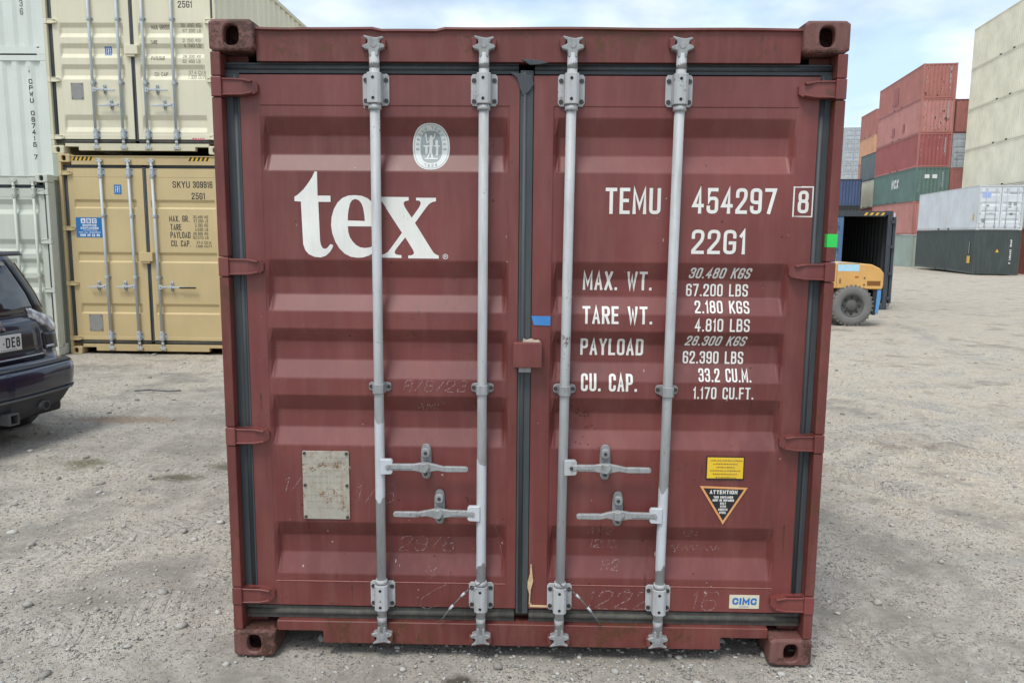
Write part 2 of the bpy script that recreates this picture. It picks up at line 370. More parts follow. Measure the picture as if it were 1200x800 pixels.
class DoorSurf:
    def __init__(s, x0, x1, z0, z1, xa, xb, recs, seam, y=0.05, depth=0.036, ex=0.022):
        s.b = (x0, x1, z0, z1); s.y = y; s.depth = depth
        s.xs = [x0, xa-0.004, xa, xa+ex, xb-ex, xb, xb+0.004, x1]
        s.xd = [0, 0, 0, 1, 1, 0, 0, 0]; s.xm = [0, 0, 1, 1, 1, 1, 0, 0]
        zl = [(z0, 0, 0)]
        lo, hi = seam; zl += [(lo-0.004, 0, 0), (lo, 0, 1)]
        for (a, b, c, d) in sorted(recs): zl += [(a, 0, 1), (b, 1, 1), (c, 1, 1), (d, 0, 1)]
        zl += [(hi, 0, 1), (hi+0.004, 0, 0), (z1, 0, 0)]
        s.zs = [q[0] for q in zl]; s.zd = [q[1] for q in zl]; s.zm = [q[2] for q in zl]
        # pressed corners have a radius: sample the profile around each bend and soften it
        zz = set([z0, z1]); rr_ = .0045
        for (z, d, m_) in zl[1:-1]:
            for k in (-1, -.5, 0, .5, 1): zz.add(round(z+k*(rr_ if lo < z < hi else .001), 5))
        zz = sorted(z for z in zz if z0 <= z <= z1)
        soft = lambda z: float(np.mean(np.interp(z+np.linspace(-rr_, rr_, 9), s.zs, s.zd)))
        nd = [soft(z) for z in zz]; nm = [float(np.interp(z, s.zs, s.zm)) for z in zz]; s.zs, s.zd, s.zm = zz, nd, nm
        xx = []
        for i, x in enumerate(s.xs):
            if i in (2, 3, 4, 5): xx += [x-.006, x-.003, x, x+.003, x+.006]
            else: xx.append(x)
        xx = sorted(xx); sx = lambda x: float(np.mean(np.interp(x+np.linspace(-.006, .006, 7), s.xs, s.xd)))
        xd = [sx(x) for x in xx]; xm = [float(np.interp(x, s.xs, s.xm)) for x in xx]; s.xs, s.xd, s.xm = xx, xd, xm
    def __call__(s, x, z):
        a = float(np.interp(x, s.xs, s.xd)); b = float(np.interp(z, s.zs, s.zd))
        am = float(np.interp(x, s.xs, s.xm)); bm_ = float(np.interp(z, s.zs, s.zm))
        return s.y+s.depth*a*b+0.0025*am*bm_
    def build(s, mb, dent=0.0):
        x0, x1, z0, z1 = s.b
        V = [[mb.bm.verts.new((x, s(x, z), z)) for x in s.xs] for z in s.zs]
        for j in range(len(V)-1):
            for i in range(len(s.xs)-1): mb.bm.faces.new((V[j][i], V[j][i+1], V[j+1][i+1], V[j+1][i])).smooth = min(s.zs[j+1]-s.zs[j], s.xs[i+1]-s.xs[i]) < .006
        # skirt (door thickness) and back
        e = 0.006
        mb.box(x0, x1, s.y+s.depth+0.006, s.y+s.depth+0.012, z0, z1)
        for (a, b, c, d) in ((x0, x0+0.004, z0, z1), (x1-0.004, x1, z0, z1)): mb.box(a, b, s.y+0.0008, s.y+s.depth+0.008, c, d)
        mb.box(x0+.004, x1-.004, s.y+0.0008, s.y+s.depth+0.008, z0, z0+0.004); mb.box(x0+.004, x1-.004, s.y+0.0008, s.y+s.depth+0.008, z1-0.004, z1)
HERO_REC = [(2.024, 2.091, 2.162, 2.230), (1.475, 1.543, 1.611, 1.680), (1.204, 1.277, 1.351, 1.406), (0.926, 0.997, 1.068, 1.135), (0.375, 0.458, 0.532, 0.600)]
PAR = (3.13637+0.05)/3.13637
def D(x): return 0.01385+(x-0.01385)*PAR
def Z(z): return 1.79495+(z-1.79495)*PAR
HERO_REC = [tuple(Z(z) for z in r) for r in HERO_REC]

def bolt(mb, x, y, z, r=0.009, h=0.006): mb.cyl((x, y, z), (x, y-h, z), r, r*0.9, 6)
def cam_mesh(x, z, sg):
    """forged cam end of a locking bar; sg=+1 top, -1 bottom"""
    mb = MB(); y = 0.016
    mb.cyl((x, y, z-sg*0.085), (x, y, z-sg*0.03), 0.021, 0.017, 14)
    pts = [(-.016, -.045), (.016, -.045), (.020, -.020), (.043, -.012), (.040, .000), (.023, .004), (.026, .016), (.040, .022), (.036, .030), (.010, .024), (-.010, .027), (-.038, .034), (-.036, .024), (-.022, .016), (-.022, .003), (-.044, -.004), (-.042, -.014), (-.020, -.020)]
    mb.prism([(x+a, z+sg*b) for a, b in pts], y-0.018, y+0.016, b=0.003)
    mb.cyl((x, y-0.02, z+sg*0.0), (x, y+0.02, z+sg*0.0), 0.012, 0.012, 10)
    return mb
def keeper_mesh(x, z, sg, y=0.03):
    """the two lugs that hold a cam end"""
    m1 = MB(); m2 = MB()
    m1.prism([(x-.048, z-.016), (x-.030, z-.016), (x-.026, z+.014*sg), (x-.036, z+.026), (x-.050, z+.020)], y-0.030, y+0.001, b=0.003)
    m2.prism([(x+.046, z-.016), (x+.028, z-.014), (x+.026, z+.014*sg), (x+.034, z+.022), (x+.048, z+.014)], y-0.028, y+0.001, b=0.003)
    return m1, m2
def bracket_mesh(x, z0, z1, yd, sg=1):
    mb = MB(); y = 0.016
    pts = [(-.052, z0+.012), (-.044, z0), (.044, z0), (.052, z0+.012), (.052, z1-.010), (.044, z1), (-.044, z1), (-.052, z1-.010)]
    mb.prism([(x+a, b) for a, b in pts], yd-0.008, yd-0.001, b=0.0015)
    # saddle
    mb.prism([(x-.030, yd-.006), (x-.027, y-.018), (x-.016, y-.028), (x+.016, y-.028), (x+.027, y-.018), (x+.030, yd-.006)], z0+0.004, z1-0.002, axis='z', b=0.002)
    return mb
def lever_mesh(xr, xp, xe, z, yf=-0.004):
    """handle lever from bar (xr) over the pivot (xp) to its grip end (xe)"""
    d = 1 if xe > xr else -1; mb = MB()
    prof = [(xr+d*.03, .013), (xp-d*.045, .014), (xp-d*.012, .020), (xp+d*.012, .020), (xp+d*.05, .012), (xe-d*.10, .0105), (xe-d*.09, .012), (xe-d*.006, .011), (xe, .006)]
    top = [(x, z+h+(-.006 if i > 4 else 0)) for i, (x, h) in enumerate(prof)]; bot = [(x, z-h+(-.006 if i > 4 else 0)) for i, (x, h) in enumerate(prof)]
    mb.prism(top+bot[::-1], yf-0.010, yf+0.008, b=0.003)
    mb.box(min(xr+d*.05, xp-d*.05), max(xr+d*.05, xp-d*.05), yf-0.013, yf+0.006, z-0.004, z+0.004)
    return mb
def catch_mesh(xp, z, yd):
    mb = MB()
    pts = ellipse(xp, z+.012, .022, .074, 24, 3.2)
    mb.prism(pts, yd-0.010, yd-0.002, b=0.0015)
    mb.prism(ellipse(xp, z+.052, .018, .020, 14, 3), yd-0.030, yd-0.009, b=0.003)
    mb.prism(ellipse(xp, z-.036, .014, .016, 14, 3), yd-0.024, yd-0.009, b=0.003)
    mb.cyl((xp, yd-0.002, z), (xp, -0.022, z), 0.014, 0.012, 10)
    mb.prism([(xp-.020, z-.016), (xp+.006, z-.020), (xp+.022, z+.004), (xp+.008, z+.022), (xp-.016, z+.018)], -0.026, -0.012, b=0.003)
    return mb
BOLT = {}
class bolts_mesh:
    """several bolts, each an object of its own sharing one mesh"""
    def __init__(s, pts, y, r=0.009): s.a = (pts, y, r)
    def build(s, name, mat, parent):
        pts, y, r = s.a
        if r not in BOLT:
            mb = MB(); bolt(mb, 0, 0, 0, r); BOLT[r] = mb.mesh('bolt')
        for (x, z) in pts:
            o = obj('bolt', BOLT[r], mat, parent); o.location = (x, y, z)
        return o
def hinge_mesh(sx, z, yd, w=0.175):
    mb = MB(); o = 1.176
    pts = [(o, z-.032), (o-.075, z-.032), (o-.118, z-.025), (o-.130, z-.014), (o-.130, z+.014), (o-.118, z+.024), (o-.075, z+.031), (o, z+.032)]
    # blade, proud of the door, falling towards its tip
    t = bmesh.new(); A, B = [], []
    for (x, zz) in pts:
        yy = 0.012 if x > o-0.08 else (0.024 if x > o-0.125 else 0.034)
        A.append(t.verts.new((sx*x, yy, zz))); B.append(t.verts.new((sx*x, yd+0.002, zz)))
    n = len(A); mid = [(0, 1, 6, 7), (1, 2, 5, 6), (2, 3, 4, 5)]
    for f in mid: t.faces.new([A[i] for i in f])
    for i in range(n): t.faces.new((A[i], B[i], B[(i+1) % n], A[(i+1) % n]))
    mb._merge(t)
    # raised rims and knuckle on the post
    for s_ in (-1, 1):
        mb.prism([(sx*o, z+s_*.032), (sx*(o-.075), z+s_*.031), (sx*(o-.116), z+s_*.024), (sx*(o-.112), z+s_*.017), (sx*(o-.072), z+s_*.024), (sx*o, z+s_*.026)], 0.006, 0.030, b=0.0015)
    mb.box(sx*1.176, sx*1.2165, 0.001, 0.055, z-.038, z+.038, 0.004)
    return mb

def ragged_tube(mb, X, a, b, r):
    n = 20; A_, B_ = [], []
    ja, jb = random.uniform(0, 6), random.uniform(0, 6)
    for i in range(n):
        t = 2*PI*i/n; c, s_ = math.cos(t), math.sin(t); za = a+.012*math.sin(t*2+ja)+.006*math.sin(5*t); zb = b+.014*math.sin(t*2+jb)+.006*math.sin(4*t)
        A_.append(mb.bm.verts.new((X(za)+r*c, .016+r*s_, za))); B_.append(mb.bm.verts.new((X(zb)+r*c, .016+r*s_, zb)))
    for i in range(n):
        f = mb.bm.faces.new((A_[i], A_[(i+1) % n], B_[(i+1) % n], B_[i])); f.smooth = True
def mk_container(cfg):
    """detailed container with door end at local y=0"""
    H, L = cfg['H'], cfg['L']; mat, fm, cm = cfg['mat'], cfg['frame'], cfg['cast']
    t = thing('shipping_container', cfg['label'], 'shipping container', cfg['loc'], RAD(cfg.get('rz', 0)), cfg.get('group'))
    for sx in (-1, 1):
        for sz in (-1, 1):
            mb = MB(); casting(mb, sx, sz, H); mb.build('corner_casting', cm, t)
            mb = MB(); casting(mb, sx, sz, H, L=L, hole=False); mb.build('corner_casting', cm, t)
        # door-end post: outer bar in lengths between the hinge knuckles, plus the channel behind it
        mb = MB(); zc = sorted(cfg['hinges']); cuts = [0.119]
        for z in zc: cuts += [z-.040, z+.040]
        cuts.append(H-0.119)
        for a, b in zip(cuts[::2], cuts[1::2]): mb.box(sx*1.178, sx*1.2165, 0.006, 0.060, a, b, 0.004)
        mb.box(sx*1.150, sx*1.216, 0.0962, 0.120, 0.119, H-0.119); mb.box(sx*1.178, sx*1.216, 0.0602, 0.096, 0.119, H-0.119); mb.box(sx*1.100, sx*1.150, 0.100, 0.120, 0.119, H-0.119)
        mb.build('corner_post', fm, t)
        mb = MB(); mb.box(sx*1.10, sx*1.216, L-0.06, L-0.004, 0.119, H-0.119, 0.004); mb.build('corner_post', fm, t)
        mb = MB(); corr_sheet(mb, 'x', sx*1.205, 0.121, L-0.062, 0.160, H-0.065, -sx); mb.build('side_wall', mat, t)
        mb = MB(); mb.box(sx*1.155, sx*1.215, 0.164, L-0.164, 0.012, 0.158, 0.003); mb.build('bottom_rail', fm, t)
        mb = MB(); mb.box(sx*1.155, sx*1.215, 0.164, L-0.164, H-0.075, H-0.012, 0.003); mb.build('top_rail', fm, t)
    mb = MB(); corr_sheet(mb, 'y', L-0.012, -1.10, 1.10, 0.160, H-0.09, -1); mb.build('end_wall', mat, t)
    for za, zb_ in ((H-0.12, H-0.012), (0.02, 0.158)): mb = MB(); mb.box(-1.04, 1.04, L-0.06, L-0.004, za, zb_, 0.003); mb.build('end_rail', fm, t)
    mb = MB(); mb.box(-1.15, 1.15, 0.11, L-0.07, H-0.030, H-0.022); mb.build('roof', mat, t)
    mb = MB(); mb.box(-1.15, 1.15, 0.12, L-0.07, 0.130, 0.158); mb.build('floor', M_floor, t)
    # header and sill
    zh0, zh1 = H-0.149, H-0.024
    mb = MB(); n = 60; bm = mb.bm
    def hdr(x): 
        return cfg.get('wave', 0)*.33*(0.003*math.sin(x*3.1+1)+0.004*math.sin(x*9.7)+(-0.024 if -0.56 < x < -0.34 else 0)+(-0.006 if -1.04 < x < -0.9 else 0))
    rows = []
    for i in range(n+1):
        x = -1.044+2.088*i/n; zt = zh1+hdr(x)
        rows.append([bm.verts.new(p) for p in ((x, 0.10, zh0), (x, 0.032, zh0), (x, 0.030, zt-0.012), (x, 0.018, zt-0.008), (x, 0.020, zt), (x, 0.10, zt+0.004))])
    for a, b in zip(rows[:-1], rows[1:]):
        for k in range(6): bm.faces.new((a[k], b[k], b[(k+1) % 6], a[(k+1) % 6]))
    mb.build('door_header', fm, t)
    fz = cfg.get('forkz', 0.106); x1, x2 = 0.843, 1.04
    mb = MB(); zt, zb = 0.150, 0.052
    mb.prism([(-x2, fz), (-x1-.004, fz), (-x1, fz-.004), (-x1, zb), (x1, zb), (x1, fz-.004), (x1+.004, fz), (x2, fz), (x2, zt), (-x2, zt)], 0.030, 0.110, b=0.003)
    mb.build('door_sill', fm, t)
    # doors
    yd = 0.05; ztop, zbot = H-0.196, 0.213
    doors = {}
    for side, (x0, x1_) in (('l', (-1.122, -0.026)), ('r', (0.030, 1.132))):
        xa, xb = cfg['px'][side]
        sf = DoorSurf(x0, x1_, zbot, ztop, xa, xb, cfg['recs'], cfg['seam'], yd, cfg.get('depth', 0.036))
        mb = MB(); sf.build(mb); d = mb.build('door', mat, t); doors[side] = (d, sf)
        sx = -1 if side == 'l' else 1
        # rubber gasket: outer edge, head, foot
        xo0, xo1 = (-1.1765, x0-0.003) if sx < 0 else (x1_+0.003, 1.1765)
        mb = MB(); mb.box(xo0, xo1, yd+0.004, yd+0.045, 0.205, ztop+0.006)
        mb.cyl(((xo0+xo1)/2-sx*0.010, yd+0.008, 0.205), ((xo0+xo1)/2-sx*0.010, yd+0.008, ztop), 0.010, n=10)
        mb.build('door_gasket', M_rub, d)
        hx0, hx1 = (-1.176, -0.030) if sx < 0 else (0.032, 1.176)
        mb = MB(); mb.box(hx0, hx1, yd+0.010, yd+0.04, ztop+0.007, H-0.150)
        mb.cyl((hx0, yd+0.012, ztop+0.030), (hx1, yd+0.012, ztop+0.030), 0.011, n=10); mb.build('door_gasket', M_rub, d)
        mb = MB(); mb.box(hx0, hx1, yd+0.010, yd+0.04, 0.151, 0.204)
        mb.cyl((hx0, yd+0.010, 0.180), (hx1, yd+0.010, 0.180), 0.013, n=10); mb.build('door_gasket', M_rubd, d, 'dusty rubber gasket along the foot of the door')
        if sx < 0:
            mb = MB(); mb.box(-0.024, 0.028, yd-0.002, yd+0.04, 0.19, ztop+0.02, 0.004)
            mb.cyl((-0.006, yd-0.001, 0.20), (-0.006, yd-0.001, ztop+0.01), 0.009, n=10)
            mb.build('door_gasket', M_rub, d, 'rubber strip covering the gap between the two doors')
        for z in cfg['hinges']: hinge_mesh(sx, z, yd).build('hinge', mat, d)
    # lock rods
    rm = cfg.get('rodmat', M_galv)
    for rod in cfg['rods']:
        xt, xb_ = rod['x']; r = 0.0195
        def X(z): return xb_+(xt-xb_)*(z-0.1)/(H-0.2)
        mb = MB(); mb.cyl((X(0.12), 0.016, 0.12), (X(H-0.12), 0.016, H-0.12), r, n=20)
        ro = mb.build('lock_rod', rm, t, rod.get('label'))
        for (a, b) in rod.get('painted', ()):
            mb = MB(); ragged_tube(mb, X, a, b, r+0.0007); mb.build('painted_section', M_white, ro)
        zt0, zt1 = H-0.313, H-0.193
        for (z0, z1) in ((zt0, zt1), (0.214, 0.331)):
            xx = X((z0+z1)/2); b = bracket_mesh(xx, z0, z1, yd); br = b.build('bearing_bracket', rm, ro)
            bolts_mesh([(xx-.040, z0+.018), (xx+.040, z0+.018), (xx-.040, z1-.024), (xx+.040, z1-.024)], yd-0.006, 0.010).build('bracket_bolts', rod.get('boltmat', M_bolt), ro)
            for zz in (z0+.022, z1-.022):
                q = MB(); q.cyl((xx-.002, -0.0125, zz), (xx-.002, -0.0135, zz), 0.006, 0.006, 10); q.build('grease_hole', M_dark, ro)  # dark disc paints the shade of a hole
            zc_ = z0-.010 if z0 > 1 else z1+.010
            c = MB(); c.cyl((X(zc_), 0.016, zc_-.009), (X(zc_), 0.016, zc_+.009), 0.026, 0.024, 18); c.build('collar', rm, ro)
        for zz in cfg['midz']:
            xx = X(zz); m_ = MB()
            m_.prism(ellipse(xx, zz, .046, .020, 20, 4), yd-.008, yd-.001, b=.0015)
            m_.prism([(xx-.027, yd-.006), (xx-.022, -.006), (xx-.012, -.012), (xx+.012, -.012), (xx+.022, -.006), (xx+.027, yd-.006)], zz-.022, zz+.018, axis='z', b=.002)
            m_.build('rod_clamp', M_galvd if rm is M_galv else rm, ro)
            bolts_mesh([(xx-.036, zz), (xx+.036, zz)], yd-.007, .009).build('clamp_bolts', M_bolt, ro)
        cam_mesh(X(H-.1), H-.092, 1).build('rod_cam', M_galvd if rm is M_galv else rm, ro)
        cam_mesh(X(.1), .100, -1).build('rod_cam', M_galvd if rm is M_galv else rm, ro)
        for m_ in keeper_mesh(X(H-.1), H-.088, 1): m_.build('cam_keeper', cfg.get('keeper', fm), ro)
        for m_ in keeper_mesh(X(.1), .092, -1): m_.build('cam_keeper', cfg.get('keeper', fm), ro)
        for (zh, xp, xe, tabm) in rod.get('handle', ()):
            d = 1 if xe > xt else -1; xx = X(zh); m_ = MB()
            m_.prism([(xx+d*.005, zh-.032), (xx+d*.050, zh-.030), (xx+d*.056, zh-.022), (xx+d*.056, zh+.024), (xx+d*.050, zh+.032), (xx+d*.005, zh+.032)], -0.012, 0.010, b=0.002)
            m_.build('handle_hub', tabm or rm, ro)
            bolts_mesh([(xx+d*.034, zh)], -0.012, 0.008).build('hub_bolt', M_bolt if tabm is None else M_galvd, ro)
            lever_mesh(xx, xp, xe, zh).build('rod_handle', M_galvd if rm is M_galv else rm, ro)
            catch_mesh(xp, zh, yd).build('handle_catch', M_galvd if rm is M_galv else rm, ro)
            bolts_mesh([(xp, zh+.052), (xp, zh-.036)], yd-.028, .008).build('catch_bolts', M_bolt, ro)
    return t, doors


# ------------------------------------------------------------------ the maroon container
HH = 2.591
hero_cfg = dict(H=HH, L=6.058, mat=M_red, frame=M_red2, cast=M_cast, loc=(0, 0, 0), wave=1.0,
    label='maroon dry container in the foreground with white tex lettering across its closed doors',
    hinges=[0.268, 0.957, 1.649, 2.342], px={'l': (D(-1.026), D(-0.066)), 'r': (D(0.109), D(1.036))}, recs=HERO_REC, seam=(Z(0.345), Z(2.270)),
    midz=[1.166], keeper=M_red2,
    rods=[dict(x=(-0.585, -0.587), painted=[(0.70, 1.03)], handle=[(0.842, -0.399, -0.222, M_white)], label='galvanised locking bar left of the tex lettering gap, painted white mid-way'),
          dict(x=(-0.163, -0.170), painted=[(0.42, 0.86)], handle=[(0.648, -0.344, -0.530, M_white)]),
          dict(x=(0.175, 0.160), handle=[(0.848, 0.339, 0.522, None)]),
          dict(x=(0.590, 0.574), painted=[(0.42, 0.76)], handle=[(0.650, 0.396, 0.223, M_white)])])
hero_cfg['rods'][0]['label'] = 'galvanised locking bar nearest the left edge, with a whiter painted length above its handle'
hero, hd = mk_container(hero_cfg)
dl, sl = hd['l']; dr, sr = hd['r']
ZB = sorted(set(sl.zs))

# logo
k = 0.000556
def tx(p): return (D(-0.904+(p[0]-58)*k), Z(2.022-(p[1]-72)*0.000548))
T_ = [(58,280),(58,250),(85,232),(125,195),(160,150),(188,108),(205,72),(222,72),(222,240),(313,240),(313,284),(226,284),(229,420),(232,560),(238,592),(250,612),(266,618),(285,608),(300,588),(305,583),(325,590),(318,612),(300,640),(272,666),(235,679),(190,675),(150,657),(125,628),(111,585),(107,450),(103,283)]
E_ = [(645,455),(432,455),(434,495),(444,530),(463,562),(488,588),(518,604),(552,609),(588,603),(620,588),(648,565),(662,572),(648,602),(620,635),(580,662),(538,676),(495,679),(448,672),(405,650),(368,612),(340,565),(320,505),(313,450),(318,390),(335,335),(362,288),(398,255),(440,238),(487,235),(535,240),(575,256),(608,285),(630,325),(643,380)]
Eh = [(432,414),(553,417),(550,370),(542,322),(530,290),(512,270),(488,262),(466,270),(450,295),(440,335),(434,375)]
X_ = [(672,246),(865,246),(865,270),(842,274),(830,284),(830,298),(838,318),(885,391),(930,330),(945,305),(950,288),(945,274),(932,270),(917,269),(917,250),(1057,250),(1057,274),(1030,280),(1008,294),(988,318),(908,428),(1020,610),(1040,640),(1058,652),(1075,658),(1075,680),(858,680),(858,660),(880,658),(896,650),(899,638),(892,618),(838,530),(780,604),(765,625),(762,642),(772,652),(790,656),(810,658),(810,678),(660,676),(660,656),(690,650),(712,636),(735,608),(815,498),(712,338),(695,306),(680,285),(672,275)]
de = Decal()
de.poly([[tx(p) for p in T_]]); de.poly([[tx(p) for p in E_], [tx(p) for p in Eh]], -1e-4); de.poly([[tx(p) for p in X_]], -2e-4)
c0 = tx((1122, 665)); de.ribbon([(c0[0]+.0095*math.cos(a*PI/12), c0[1]+.0095*math.sin(a*PI/12)) for a in range(25)], .0022); de.text('R', c0[0]-.004, c0[0]+.004, c0[1]-.005, c0[1]+.005, .0018)
de.lay('company_lettering', M_letter, dl, sl, ZB, 0.0012)

def T2(d, s, x0, x1, z0, z1, t, **kw): d.text(s, D(x0), D(x1), Z(z0), Z(z1), t, **kw)
def line(name, s, a, b, c, d, t, **kw):
    e = Decal(); T2(e, s, a, b, c, d, t, **kw); return e
line('', 'TEMU', .312, .526, 1.868, 1.968, .0135).lay('owner_code', M_letter, dr, sr, ZB, .0012, 'white letters TEMU')
line('', '454297', .648, .972, 1.872, 1.970, .0135).lay('serial_number', M_letter, dr, sr, ZB, .0012, 'white digits 454297')
de = Decal(); T2(de, '8', 1.054, 1.096, 1.876, 1.962, .0125)
bx = [(D(1.038), Z(1.863)), (D(1.110), Z(1.863)), (D(1.110), Z(1.976)), (D(1.038), Z(1.976)), (D(1.038), Z(1.863))]; de.ribbon(bx, .005)
de.lay('check_digit', M_letter, dr, sr, ZB, 0.0012, 'white digit 8 in a box')
line('', '22G1', .651, .861, 1.716, 1.810, .0130).lay('size_code', M_letter, dr, sr, ZB, .0012, 'white size code 22G1')
for s, a, b, c, d in (('MAX. WT.', .233, .508, 1.569, 1.644), ('TARE WT.', .232, .509, 1.437, 1.506), ('PAYLOAD', .228, .481, 1.307, 1.376), ('CU. CAP.', .231, .457, 1.165, 1.235)): line('', s, a, b, c, d, .0100).lay('weight_marking', M_letter, dr, sr, ZB, .0012, 'white stencilled words '+s)
for s, a, b, c, d, sk in (('30.480 KGS', .649, .889, 1.619, 1.662, .22), ('67.200 LBS', .644, .889, 1.548, 1.597, 0), ('2.180 KGS', .677, .892, 1.483, 1.531, 0), ('4.810 LBS', .677, .893, 1.411, 1.462, 0), ('28.300 KGS', .645, .884, 1.350, 1.392, .22), ('62.390 LBS', .641, .883, 1.277, 1.327, 0), ('33.2 CU.M.', .702, .912, 1.208, 1.259, 0), ('1.170 CU.FT.', .681, .922, 1.139, 1.187, 0)):
    line('', s, a, b, c, d, .0066, skew=sk).lay('weight_marking', M_letter, dr, sr, ZB, .0012, 'white stencilled figure '+s)

# classification society badge
M_badge = paint('badge_white', (0.66, 0.69, 0.66), 0.5, dirt=0.2, bump=0); M_badgeg = plain('badge_grey', (0.27, 0.31, 0.31), 0.5)
bxc, bzc = D(-.370), Z(2.121)
de = Decal(); de.poly([ellipse(bxc, bzc, .0735, .090, 48, 2.35)]); bd = de.lay('class_badge', M_badge, dl, sl, ZB, 0.0012)
de = Decal(); de.poly([ellipse(bxc, bzc, .043, .062, 40, 2.7)])
rg = ellipse(bxc, bzc, .0675, .084, 60, 2.35); de.ribbon(rg+[rg[0]], .0018)
word = 'BUREAU VERITAS'
for i, ch in enumerate(word):
    a = PI*(1.04-i*1.08/(len(word)-1)); 
    if ch == ' ': continue
    ax, az = bxc+.0548*math.cos(a), bzc+.0725*math.sin(a)+0.002
    ang = math.atan2(math.cos(a)/.0548, math.sin(a)/.0725)
    ca, sa = math.cos(-ang), math.sin(-ang); gw, gh, tt = .0062, .0105, .0019
    for st in G[ch][1]:
        q = rounded([((p[0]-.5)*gw, (p[1]-.5)*gh)+((1,) if len(p) > 2 else ()) for p in st], .003)
        de.ribbon([(ax+p.x*ca-p.y*sa, az+p.x*sa+p.y*ca) for p in q], tt)
for i, ch in enumerate('1828'): de.text(ch, bxc-.026+i*.0145, bxc-.018+i*.0145, bzc-.079+(.003 if i in (0, 3) else 0), bzc-.068+(.003 if i in (0, 3) else 0), .0018)
de.lay('badge_print', M_badgeg, bd, sl, ZB, 0.0022)
de = Decal()   # robed figure with torch and staff
def rb(pts, t): de.ribbon([(bxc+a, bzc+b) for a, b in pts], t)
rb([(0, .030), (0, .010)], .013); rb([(0, .012), (-.003, -.020)], .011); rb([(-.004, -.018), (-.014, -.040)], .006); rb([(0, -.018), (.004, -.040)], .007)
de.poly([ellipse(bxc, bzc+.040, .0055, .0065, 12)], -6e-4); rb([(.004, .028), (.012, .038), (.016, .050)], .005); rb([(-.004, .026), (-.016, .016), (-.020, .040)], .0042)
de.poly([ellipse(bxc-.021, bzc+.045, .005, .008, 12)], -6e-4); rb([(-.028, .004), (-.008, .004)], .006); rb([(.012, .004), (.032, .004)], .005); rb([(.022, .006), (.022, .022)], .010)
rb([(-.019, 0), (-.019, -.022)], .009); rb([(.024, -.002), (.023, -.028)], .009); rb([(-.022, -.046), (.024, -.046)], .006)
de.lay('badge_figure', M_badge, bd, sl, ZB, 0.0030)

# consolidated plate with rust
M_plate = paint('weathered_plate', (0.42, 0.40, 0.34), 0.5, rust=0.42, dirt=0.75, dirtcol=(0.33, 0.20, 0.10), rustcol=(0.19, 0.085, 0.035), scale=5, metal=0.2, bump=0.5)
mb = MB(); x0, x1, z0, z1 = D(-.902), D(-.710), Z(.615), Z(.904)
mb.prism([(x0, z0+.004), (x0+.004, z0), (x1-.004, z0), (x1, z0+.004), (x1, z1-.004), (x1-.004, z1), (x0+.004, z1), (x0, z1-.004)], 0.0465, 0.0495, b=0.001)
pl = mb.build('safety_approval_plate', M_plate, dl, 'rust-stained pale metal plate')
bolts_mesh([(x0+.010, z0+.010), (x1-.010, z0+.010), (x0+.010, z1-.010), (x1-.010, z1-.010), (x0+.010, (z0+z1)/2), (x1-.010, (z0+z1)/2)], .0465, .007).build('plate_rivets', M_bolt, pl)
de = Decal()
for j in range(9):
    zz = z1-.03-j*.027; xx = x0+.018
    while xx < x1-.03:
        ww = random.uniform(.006, .022)
        if random.random() < .8: de.rect(xx, xx+ww, zz, zz+.0035)
        xx += ww+.006
de.lay('plate_embossing', plain('embossed_marks', (0.30, 0.28, 0.24), 0.5), pl, None, (), 0.0005, y=0.0465)['kind'] = 'stuff'

# stickers on the right door
M_yel = paint('yellow_sticker', (0.80, 0.53, 0.02), 0.45, dirt=0.2, bump=0); M_brown = plain('sticker_print', (0.30, 0.16, 0.03), 0.5)
def sticker(name, x0, x1, z0, z1, mat, parent, tilt=0.0):
    mb = MB(); mb.box(D(x0), D(x1), 0.0485, 0.0497, Z(z0), Z(z1)); return mb.build(name, mat, parent)
sticker('sticker_shadow_edge', .745, .898, .806, .903, M_black, dr).name = 'sticker_border'  # black rectangle slightly larger than the yellow notice
ys = sticker('yellow_notice', .749, .894, .812, .899, M_yel, dr); ys.location.y = -0.0010
de = Decal()
for j in range(6):
    zz = Z(.889)-j*.0143; xx = D(.760+.012*(j % 3)); xe = D(.884-.012*(j % 3))
    while xx < xe:
        ww = random.uniform(.003, .008); de.rect(xx, xx+ww, zz-.005, zz-(.0015 if random.random() < .4 else 0)); xx += ww+.0022
de.lay('notice_print', M_brown, ys, None, (), 0.0006, y=0.0485)
tri = [(D(.722), Z(.779)), (D(.917), Z(.774)), (D(.822), Z(.617))]
cxm = sum(p[0] for p in tri)/3; czm = sum(p[1] for p in tri)/3
M_or = paint('orange_border', (0.72, 0.33, 0.12), 0.5, dirt=0.3, dirtcol=(.8, .6, .45), bump=0)
mb = MB(); mb.prism(tri[::-1], 0.0484, 0.0496); at = mb.build('warning_triangle', M_or, dr)
mb = MB(); mb.prism([(cxm+(a-cxm)*.84, czm+(b-czm)*.84) for a, b in tri][::-1], 0.0478, 0.0483); mb.build('triangle_panel', M_black, at)
de = Decal(); tc0 = cxm-.001
for s, hw, z0, h, t in (('ATTENTION', .057, Z(.7465), .0165, .0036), ('THIS CONTAINER', .040, Z(.7285), .0095, .0021), ('MUST BE REPAIRED', .044, Z(.7155), .0095, .0021), ('ONLY', .012, Z(.7025), .0095, .0021), ('WITH', .012, Z(.6895), .0095, .0021), ('CORTEN', .019, Z(.6765), .0095, .0021), ('STEEL', .014, Z(.6635), .0095, .0021)):
    de.text(s, tc0-hw, tc0+hw, z0, z0+h, t)
de.lay('triangle_lettering', M_letter, at, None, (), 0.0004, y=0.0478)
M_cream = plain('cream_sticker', (0.66, 0.63, 0.47), 0.5); M_blue = plain('blue_print', (0.015, 0.16, 0.50), 0.5)
cs = sticker('maker_sticker', .864, .987, .255, .314, M_cream, dr)
